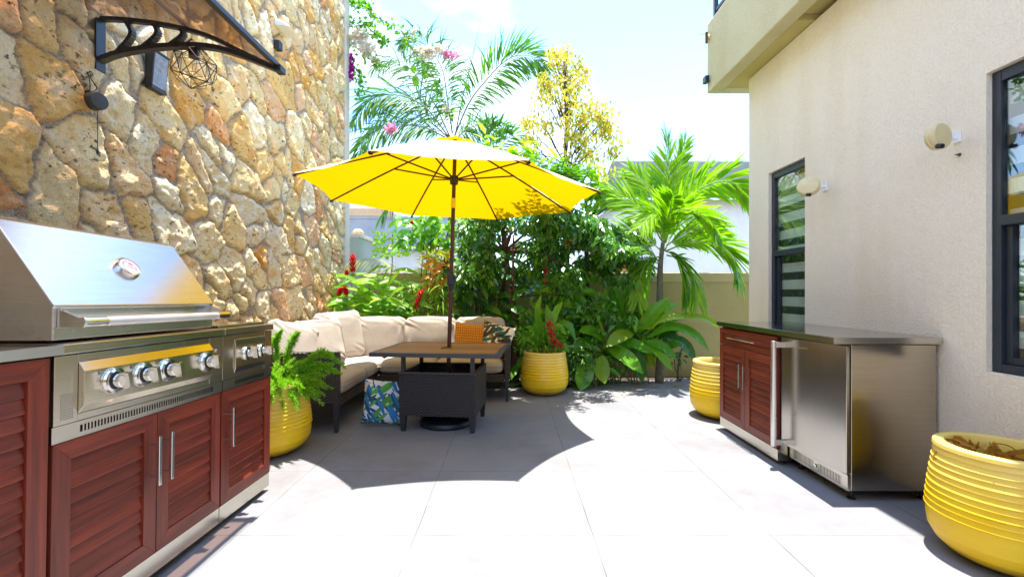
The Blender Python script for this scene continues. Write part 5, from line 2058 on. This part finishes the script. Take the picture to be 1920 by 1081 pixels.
mb.tube([c + Vector((0, 0, -.05)), c + Vector((0, 0, -.10))], [.03, .021], 12)
ck = mb.build('crank_housing', M['black'], um, bevel=.012)
mb = MB()
mb.tube([c + Vector((.03, -.01, .02)), c + Vector((.065, -.02, .025)), c + Vector((.068, -.02, .075)), c + Vector((.10, -.03, .08))], .006, 8)
mb.build('crank_handle', M['maroon'], ck, smooth=True)
mb = MB()
c = UB + ax * 2.02
mb.lathe([(.0185, -.045), (.0215, -.045), (.0215, .045), (.0185, .045)], c, 20, ax, True)
mb.build('strap', simple('yellow_strap', (.90, .62, .02), .8), um, smooth=True, auto=40)
RA, RIM = 1.33, 2.09
Q = Vector((0, 0, 1)).rotation_difference(ax).to_matrix()
cen = UB + ax * RIM
a0 = R(-16)


def canopy_pt(k, u, t, r_in=.10, top=.475, scale=1.0, zoff=0.0):
    """k panel, u across 0..1, t radial 0..1"""
    A, B = a0 + k * math.pi / 4, a0 + (k + 1) * math.pi / 4
    r = r_in + (RA * scale - r_in) * t
    pa = Vector((math.cos(A), math.sin(A), 0)) * r
    pb = Vector((math.cos(B), math.sin(B), 0)) * r
    p = pa.lerp(pb, u)
    s_ = math.sin(math.pi * u)
    p = p * (1 - .045 * s_ * t ** 4)
    z = top * (1 - (t ** 1.12)) - .012 * s_ * math.sin(math.pi * t) - .006 * s_ * t
    z += .0016 * math.sin(u * 23 + k * 2 + t * 5) * t
    p.z = z + zoff
    return Q @ p + cen


mb = MB()
NU, NT = 12, 16
for k in range(8):
    vs = [canopy_pt(k, i / NU, j / NT) for i in range(NU + 1) for j in range(NT + 1)]
    fs = []
    for i in range(NU):
        for j in range(NT):
            a = i * (NT + 1) + j
            fs.append((a, a + 1, a + NT + 2, a + NT + 1))
    mb.add(vs, fs)
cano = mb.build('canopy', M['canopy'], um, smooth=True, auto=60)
mb = MB()
for k in range(8):
    A, B = a0 + k * math.pi / 4, a0 + (k + 1) * math.pi / 4
    vs = []
    for i in range(9):
        for j in range(5):
            u, t = i / 8, j / 4
            r = .012 + .20 * t
            p = (Vector((math.cos(A), math.sin(A), 0)) * r).lerp(Vector((math.cos(B), math.sin(B), 0)) * r, u)
            p.z = .515 - .055 * t ** 1.3 + .020 * math.sin(math.pi * u) * t ** 3
            vs.append(Q @ p + cen)
    mb.add(vs, [(i * 5 + j, i * 5 + j + 1, (i + 1) * 5 + j + 1, (i + 1) * 5 + j) for i in range(8) for j in range(4)])
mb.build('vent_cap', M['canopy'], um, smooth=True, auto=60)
mb = MB()
mb.lathe([(.0, .05), (.015, .045), (.02, .03), (.012, .012), (.018, 0), (0, 0)], UB + ax * (RIM + .505), 16, ax, False)
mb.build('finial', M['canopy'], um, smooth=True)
hubz = UB + ax * 2.245
mb = MB()
mb.lathe([(.018, -.05), (.036, -.05), (.042, -.01), (.042, .015), (.03, .03), (.018, .03)], hubz, 20, ax, True)
mb.build('hub', M['black'], um, smooth=True, auto=35)
for k in range(8):
    A = a0 + k * math.pi / 4
    rib = [canopy_pt(k, 0, t) - ax * .014 for t in (0, .2, .4, .6, .8, .985)]
    mb = MB()
    mb.tube(rib, .0085, 6)
    mb.tube([rib[-1] - ax * .004, rib[-1] + (rib[-1] - rib[-2]).normalized() * .025], .013, 8)
    rb = mb.build('rib', M['maroon'], um)
    mb = MB()
    j = canopy_pt(k, 0, .42) - ax * .02
    hp = hubz + Q @ (Vector((math.cos(A), math.sin(A), 0)) * .036)
    mb.tube([hp, j], .0075, 6)
    mb.build('strut', M['maroon'], rb)

# ------------------------------------------------------------------ awning on the stone wall
AY = 2.47
wxa = WX + .055
aw = thing('door_awning', (WX, AY, 2.45), 'smoked polycarbonate door awning with black scrolled bracket high on the stone wall', 'awning')


def awp(px, py):
    return P(px, py, AY)


upper = [awp(168, 37), awp(217, 37), awp(287, 44), awp(350, 56), awp(400, 72), awp(445, 94), awp(521, 130)]
lower = [awp(177, 119), awp(217, 103), awp(272, 92), awp(330, 87), awp(388, 88), awp(440, 100), awp(521, 131)]


def bracket(dy):
    mb = MB()
    up = catmull([p + Vector((0, dy, 0)) for p in upper], 30)
    lo = catmull([p + Vector((0, dy, 0)) for p in lower], 30)

    def strip(pts, hw, hh):
        for a, b in zip(pts, pts[1:]):
            d_ = (b - a)
            nrm_ = Vector((-d_.z, 0, d_.x)).normalized() * hh
            mb.prism([a + nrm_ - Vector((0, hw, 0)), b + nrm_ - Vector((0, hw, 0)), b - nrm_ - Vector((0, hw, 0)), a - nrm_ - Vector((0, hw, 0))], (0, 2 * hw, 0))
    strip(up, .016, .010)
    strip(lo, .020, .013)
    a = awp(176, 34) + Vector((0, dy, 0))
    b = awp(176, 134) + Vector((0, dy, 0))
    mb.box((WX + .03, AY + dy - .03, b.z), (a.x + .03, AY + dy + .03, a.z))
    for x0, y0, x1, y1, bend in ((238, 40, 222, 100, 20), (290, 45, 265, 94, 20), (340, 54, 318, 88, 16)):
        arc = catmull([awp(x0, y0) + Vector((0, dy, 0)), awp((x0 + x1) / 2 + bend * .9, (y0 + y1) / 2 - 3) + Vector((0, dy, 0)), awp(x1, y1) + Vector((0, dy, 0))], 12)
        strip(arc, .018, .010)
    # end clip
    mb.box((upper[-1].x - .01, AY + dy - .03, upper[-1].z - .02), (upper[-1].x + .03, AY + dy + .03, upper[-1].z + .014))
    # leaf plate where the rails meet
    return mb


bracket(0).build('bracket', M['black'], aw, bevel=.002)
bracket(-1.72).build('bracket', M['black'], aw, bevel=.002)
up = catmull([p + Vector((0, 0, .016)) for p in upper], 30)
mb = MB()
ya, yb_ = AY - 1.80, AY + .03
vs = [Vector((p.x, ya, p.z)) for p in up] + [Vector((p.x, yb_, p.z)) for p in up]
nn_ = len(up)
mb.add(vs, [(i, i + 1, nn_ + i + 1, nn_ + i) for i in range(nn_ - 1)])
pan = mb.build('panel', M['smoke'], aw, smooth=True)
sd_ = pan.modifiers.new('thick', 'SOLIDIFY')
sd_.thickness = .003
for idx, hw, mt, nm in ((0, .02, 'black', 'wall_bar'), (30, .014, 'black', 'front_bar')):
    p = up[idx]
    mb = MB()
    mb.box((p.x - hw, ya, p.z - .012), (p.x + hw, yb_ + .005, p.z + .014))
    mb.build(nm, M[mt], aw, bevel=.003)
p = up[15]
mb = MB()
mb.box((p.x - .012, ya, p.z - .004), (p.x + .012, yb_, p.z + .012))
mb.build('seam_bar', simple('tan_seam', (.42, .30, .20), .4), aw)


def wp(px, py, out=.05):
    Y = -(WX + out) * F / (CX - px)
    return P(px, py, Y)


# lantern on the wall
a_, b_ = wp(292, 105), wp(293, 168)
ln_ = thing('wall_lantern', (WX, a_.y, b_.z), 'slim black wall lantern with a clear lens under the awning', 'lamp')
mb = MB()
y0, z0, z1 = a_.y, b_.z, a_.z
pr2 = [(WX + .03, z0), (WX + .070, z0 + .004), (WX + .088, z1), (WX + .03, z1 + .01)]
mb.prism([(a, y0 - .060, b) for a, b in pr2], (0, .008, 0))
mb.prism([(a, y0 + .052, b) for a, b in pr2], (0, .008, 0))
mb.box((WX + .03, y0 - .0515, z0), (WX + .042, y0 + .0515, z1 + .008))
mb.box((WX + .03, y0 - .066, z1 + .002), (WX + .094, y0 + .066, z1 + .016))
mb.box((WX + .03, y0 - .062, z0 - .016), (WX + .075, y0 + .062, z0 + .002))
mb.build('housing', M['black'], ln_, bevel=.003)
mb = MB()
mb.prism([(WX + .043, y0 - .0515, z0 + .006), (WX + .072, y0 - .0515, z0 + .008), (WX + .0905, y0 - .0515, z1 - .003), (WX + .043, y0 - .0515, z1 - .001)], (0, .103, 0))
mb.build('lens', M['lens'], ln_)
# wire cage pendant
cc = P(364, 127, AY + .02)
cg = thing('cage_lamp', (cc.x, cc.y, cc.z - .11), 'black geometric wire cage pendant lamp hanging from the awning bracket', 'lamp')
mb = MB()
bm_ = bmesh.new()
bmesh.ops.create_icosphere(bm_, subdivisions=1, radius=.115)
rm = Euler((R(18), R(12), R(25))).to_matrix()
bm2 = bmesh.new()
bmesh.ops.create_icosphere(bm2, subdivisions=2, radius=.115)
for b3 in (bm2,):
    random.seed(5)
    done = set()
    for e_ in bm_.edges:
        p0, p1 = (rm @ v.co for v in e_.verts)
        mb.tube([p0 + cc, p1 + cc], .0022, 5)
    for f in bm_.faces:
        ctr = f.calc_center_median()
        ctr = ctr.normalized() * .113
        for v in f.verts:
            mb.tube([rm @ v.co + cc, rm @ ctr + cc], .0014, 4)
bm_.free()
bm2.free()
mb.build('wire_cage', M['wire'], cg)
mb = MB()
mb.lathe([(.0, -.02), (.026, -.02), (.028, .045), (.012, .06), (0, .06)], cc + Vector((0, 0, .075)), 20, None, False)
mb.tube([cc + Vector((0, 0, .13)), cc + Vector((-.01, 0, .16)), P(345, 84, AY)], .004, 6)
mb.build('socket', M['black'], cg, smooth=True, auto=40)
# pull cord reel
rp = wp(176, 190, .05)
rl_ = thing('cord_reel', tuple(rp), 'round black cord reel with a hanging pull cord on the stone wall under the bracket', 'switch')
mb = MB()
mb.lathe([(0, -.03), (.043, -.03), (.046, -.022), (.046, .02), (.042, .028), (.0, .030)], rp + Vector((.012, 0, 0)), 36, (1, -.25, 0), False)
mb.box((WX + .01, rp.y - .02, rp.z - .03), (rp.x - .005, rp.y + .02, rp.z + .05))
mb.build('housing', simple('charcoal_plastic', (.035, .038, .042), .5), rl_, smooth=True, auto=40)
mb = MB()
mb.tube([rp + Vector((.02, 0, -.045)), rp + Vector((.02, 0, -.26))], .0016, 5)
mb.lathe([(0, 0), (.006, .003), (.005, .022), (0, .026)], rp + Vector((.02, 0, -.285)), 10, None, False)
mb.tube(catmull([awp(172, 125) + Vector((-.02, -.02, 0)), wp(172, 150, .04), wp(182, 165, .05), rp + Vector((0, -.01, .045))], 12), .003, 5)
mb.tube(catmull([awp(165, 100) + Vector((-.03, -.02, 0)), wp(168, 150, .04), wp(166, 180, .04), rp + Vector((-.01, -.02, .03))], 12), .003, 5)
mb.build('cord', M['wire'], rl_)
# white wedge lamp and black sensor
wl = wp(532, 57, .06)
wlt = thing('wedge_lamp', (WX, wl.y, wl.z), 'white wedge shaped wall lamp near the top of the stone wall', 'lamp')
mb = MB()
a = wl.y
mb.add([(WX + .03, a - .12, wl.z - .015), (WX + .03, a + .12, wl.z - .015), (WX + .17, a + .10, wl.z - .02), (WX + .17, a - .10, wl.z - .02),
        (WX + .03, a - .12, wl.z + .05), (WX + .03, a + .12, wl.z + .05), (WX + .13, a + .09, wl.z + .02), (WX + .13, a - .09, wl.z + .02)],
       [(0, 3, 2, 1), (4, 5, 6, 7), (0, 1, 5, 4), (1, 2, 6, 5), (2, 3, 7, 6), (3, 0, 4, 7)])
mb.build('shade', M['white'], wlt, bevel=.004)
mb = MB()
mb.box((WX + .002, a - .03, wl.z - .01), (WX + .0295, a + .03, wl.z + .035))
mb.build('wall_plate', M['white'], wlt)
sn = wp(520, 86, .05)
snr = thing('sensor_box', (WX, sn.y, sn.z), 'small black sensor box on the stone wall under the white wedge lamp', 'sensor')
mb = MB()
mb.box((WX + .03, sn.y - .035, sn.z - .042), (WX + .085, sn.y + .035, sn.z + .042))
mb.build('housing', M['black'], snr, bevel=.005)
mb = MB()
mb.box((WX + .005, sn.y - .025, sn.z - .025), (WX + .0295, sn.y + .05, sn.z + .025))
mb.build('mount', M['white'], snr)

# ------------------------------------------------------------------ boundary walls and neighbours
bwll = thing('boundary_wall', (1, 6.5, 0), 'olive plastered garden wall with a flat cap behind the plants', 'wall')
mb = MB()
mb.box((-2.2, 6.46, -.04), (9, 6.62, 1.345))
mb.build('wall', M['fence'], bwll)
mb = MB()
mb.box((-2.2, 6.445, 1.346), (9, 6.635, 1.485))
mb.build('cap', M['cap'], bwll, bevel=.008)
for z0, lab in ((1.40, 'light'), (1.20, 'light')):
    mb = MB()
    c = P(786, 508 if z0 > 1.3 else 536, 6.43)
    mb.box((c.x - .07, 6.425, c.z - .035), (c.x + .07, 6.444, c.z + .04))
    mb.build('wall_light', M['white'], bwll, bevel=.004)
sw = thing('side_wall', (-2.36, 7.2, 0), 'grey green plastered side wall running back from the stone house corner', 'wall')
mb = MB()
mb.box((-2.46, 6.645, 0), (-2.26, 7.75, 2.02))
mb.build('wall', M['greywall'], sw)
mb = MB()
mb.box((-2.48, 6.643, 2.021), (-2.24, 7.77, 2.075))
mb.build('cap', M['corner'], sw, bevel=.006)
mb = MB()
c = P(655, 428, 6.75)
mb.lathe([(0, 0), (.08, .01), (.09, .05), (.05, .10), (0, .11)], (-2.36, 6.9, 2.0755), 16, None, False)
mb.build('finial', simple('sandstone', (.62, .45, .25), .8), sw, smooth=True)
gw = thing('concrete_wall', (-3, 12, 0), 'raw grey concrete wall far behind the stone house corner', 'wall')
mb = MB()
mb.box((-7, 12, 0), (-.4, 12.25, 3.18))
mb.build('wall', M['concrete'], gw)
mb = MB()
mb.box((-7, 11.98, 3.181), (-.4, 12.27, 3.24))
mb.build('cap', M['concrete'], gw)
lh = thing('low_shed', (-2, 10.5, 0), 'low pale grey shed wall seen over the garden wall left of the umbrella pole', 'shed')
mb = MB()
mb.box((-3.4, 10.3, 0), (-1.4, 11.6, 2.15))
mb.build('wall', M['nwhite'], lh)
mb = MB()
mb.prism([(-3.5, 10.2, 2.151), (-1.3, 10.2, 2.151), (-1.3, 11.7, 2.35), (-3.5, 11.7, 2.35)], (0, 0, .05))
mb.build('roof', M['concrete'], lh)
fh = thing('far_house', (-8, 22, 0), 'far house with a lilac wall and tan eave peeking behind the concrete wall', 'house')
mb = MB()
mb.box((-11, 22, 0), (-6.0, 26, 5.7))
mb.build('wall', stucco('lilac_wall', (.55, .53, .60), (.62, .60, .67)), fh)
mb = MB()
mb.prism([(-11.4, 21.5, 4.9), (-6.0, 21.5, 4.9), (-5.0, 21.5, 4.55), (-5.0, 21.5, 4.72), (-6.2, 21.5, 5.25), (-11.4, 21.5, 5.25)], (0, .48, 0))
mb.build('eave', simple('tan_eave', (.55, .36, .20), .8), fh)
# white neighbour house on the right
NH = 12.0
nh = thing('neighbour_house', (4.5, NH, 0), 'white neighbour house with a grey pitched roof behind the young palm', 'house')


def nx(px):
    return (px - CX) / F * NH


def nz_(py, Y=NH):
    return H - (py - CY) / F * Y


mb = MB()
wall_poly = [(nx(1121), 0), (nx(1121), nz_(406)), (nx(1165), nz_(374)), (nx(1560), nz_(374)), (nx(1560), 0)]
mb.prism([(x, NH, z) for x, z in wall_poly], (0, 4.5, 0))
mb.build('wall', M['nwhite'], nh)
mb = MB()
Y2 = 14.6
e0, e1, e2 = (nx(1104), nz_(404)), (nx(1162), nz_(362)), (nx(1580), nz_(364))
r0 = P(1148, 302, Y2)
r1 = P(1580, 303, Y2)
top_ = [Vector((e0[0], NH - .35, e0[1])), Vector((e1[0], NH - .35, e1[1])), Vector((e2[0], NH - .35, e2[1])), r1, r0]
dz_ = Vector((0, 0, .20))
vs = top_ + [p - dz_ for p in top_]
mb.add(vs, [(0, 1, 4), (1, 2, 3, 4), (0, 5, 6, 1), (1, 6, 7, 2), (2, 7, 8, 3), (3, 8, 9, 4), (4, 9, 5, 0), (5, 9, 6), (6, 9, 8, 7)])
mb.build('roof', M['roof'], nh)
mb = MB()
mb.box((nx(1105), NH - .2, 0), (nx(1120), NH - .02, nz_(408)))
mb.build('orange_pillar', M['orange'], nh)

# ------------------------------------------------------------------ leaf litter
lt = MB()
for k in range(240):
    x = random.uniform(-.1, 2.3)
    y_ = 5.62 + random.random() ** 2 * .7
    if random.random() < .18:
        y_ = random.uniform(5.0, 5.6)
    e_ = [b for a, b in edge if a >= x][0]
    zz = .002 if y_ < e_ - .1 else -.012
    mini(lt, Vector((x, y_, zz + .004)), Vector((random.gauss(0, 1), random.gauss(0, 1), .12)), Vector((0, 0, 1)), random.uniform(.03, .06), random.uniform(.012, .025))
structure(lt.build('leaf_litter', L['dry']), 'stuff')
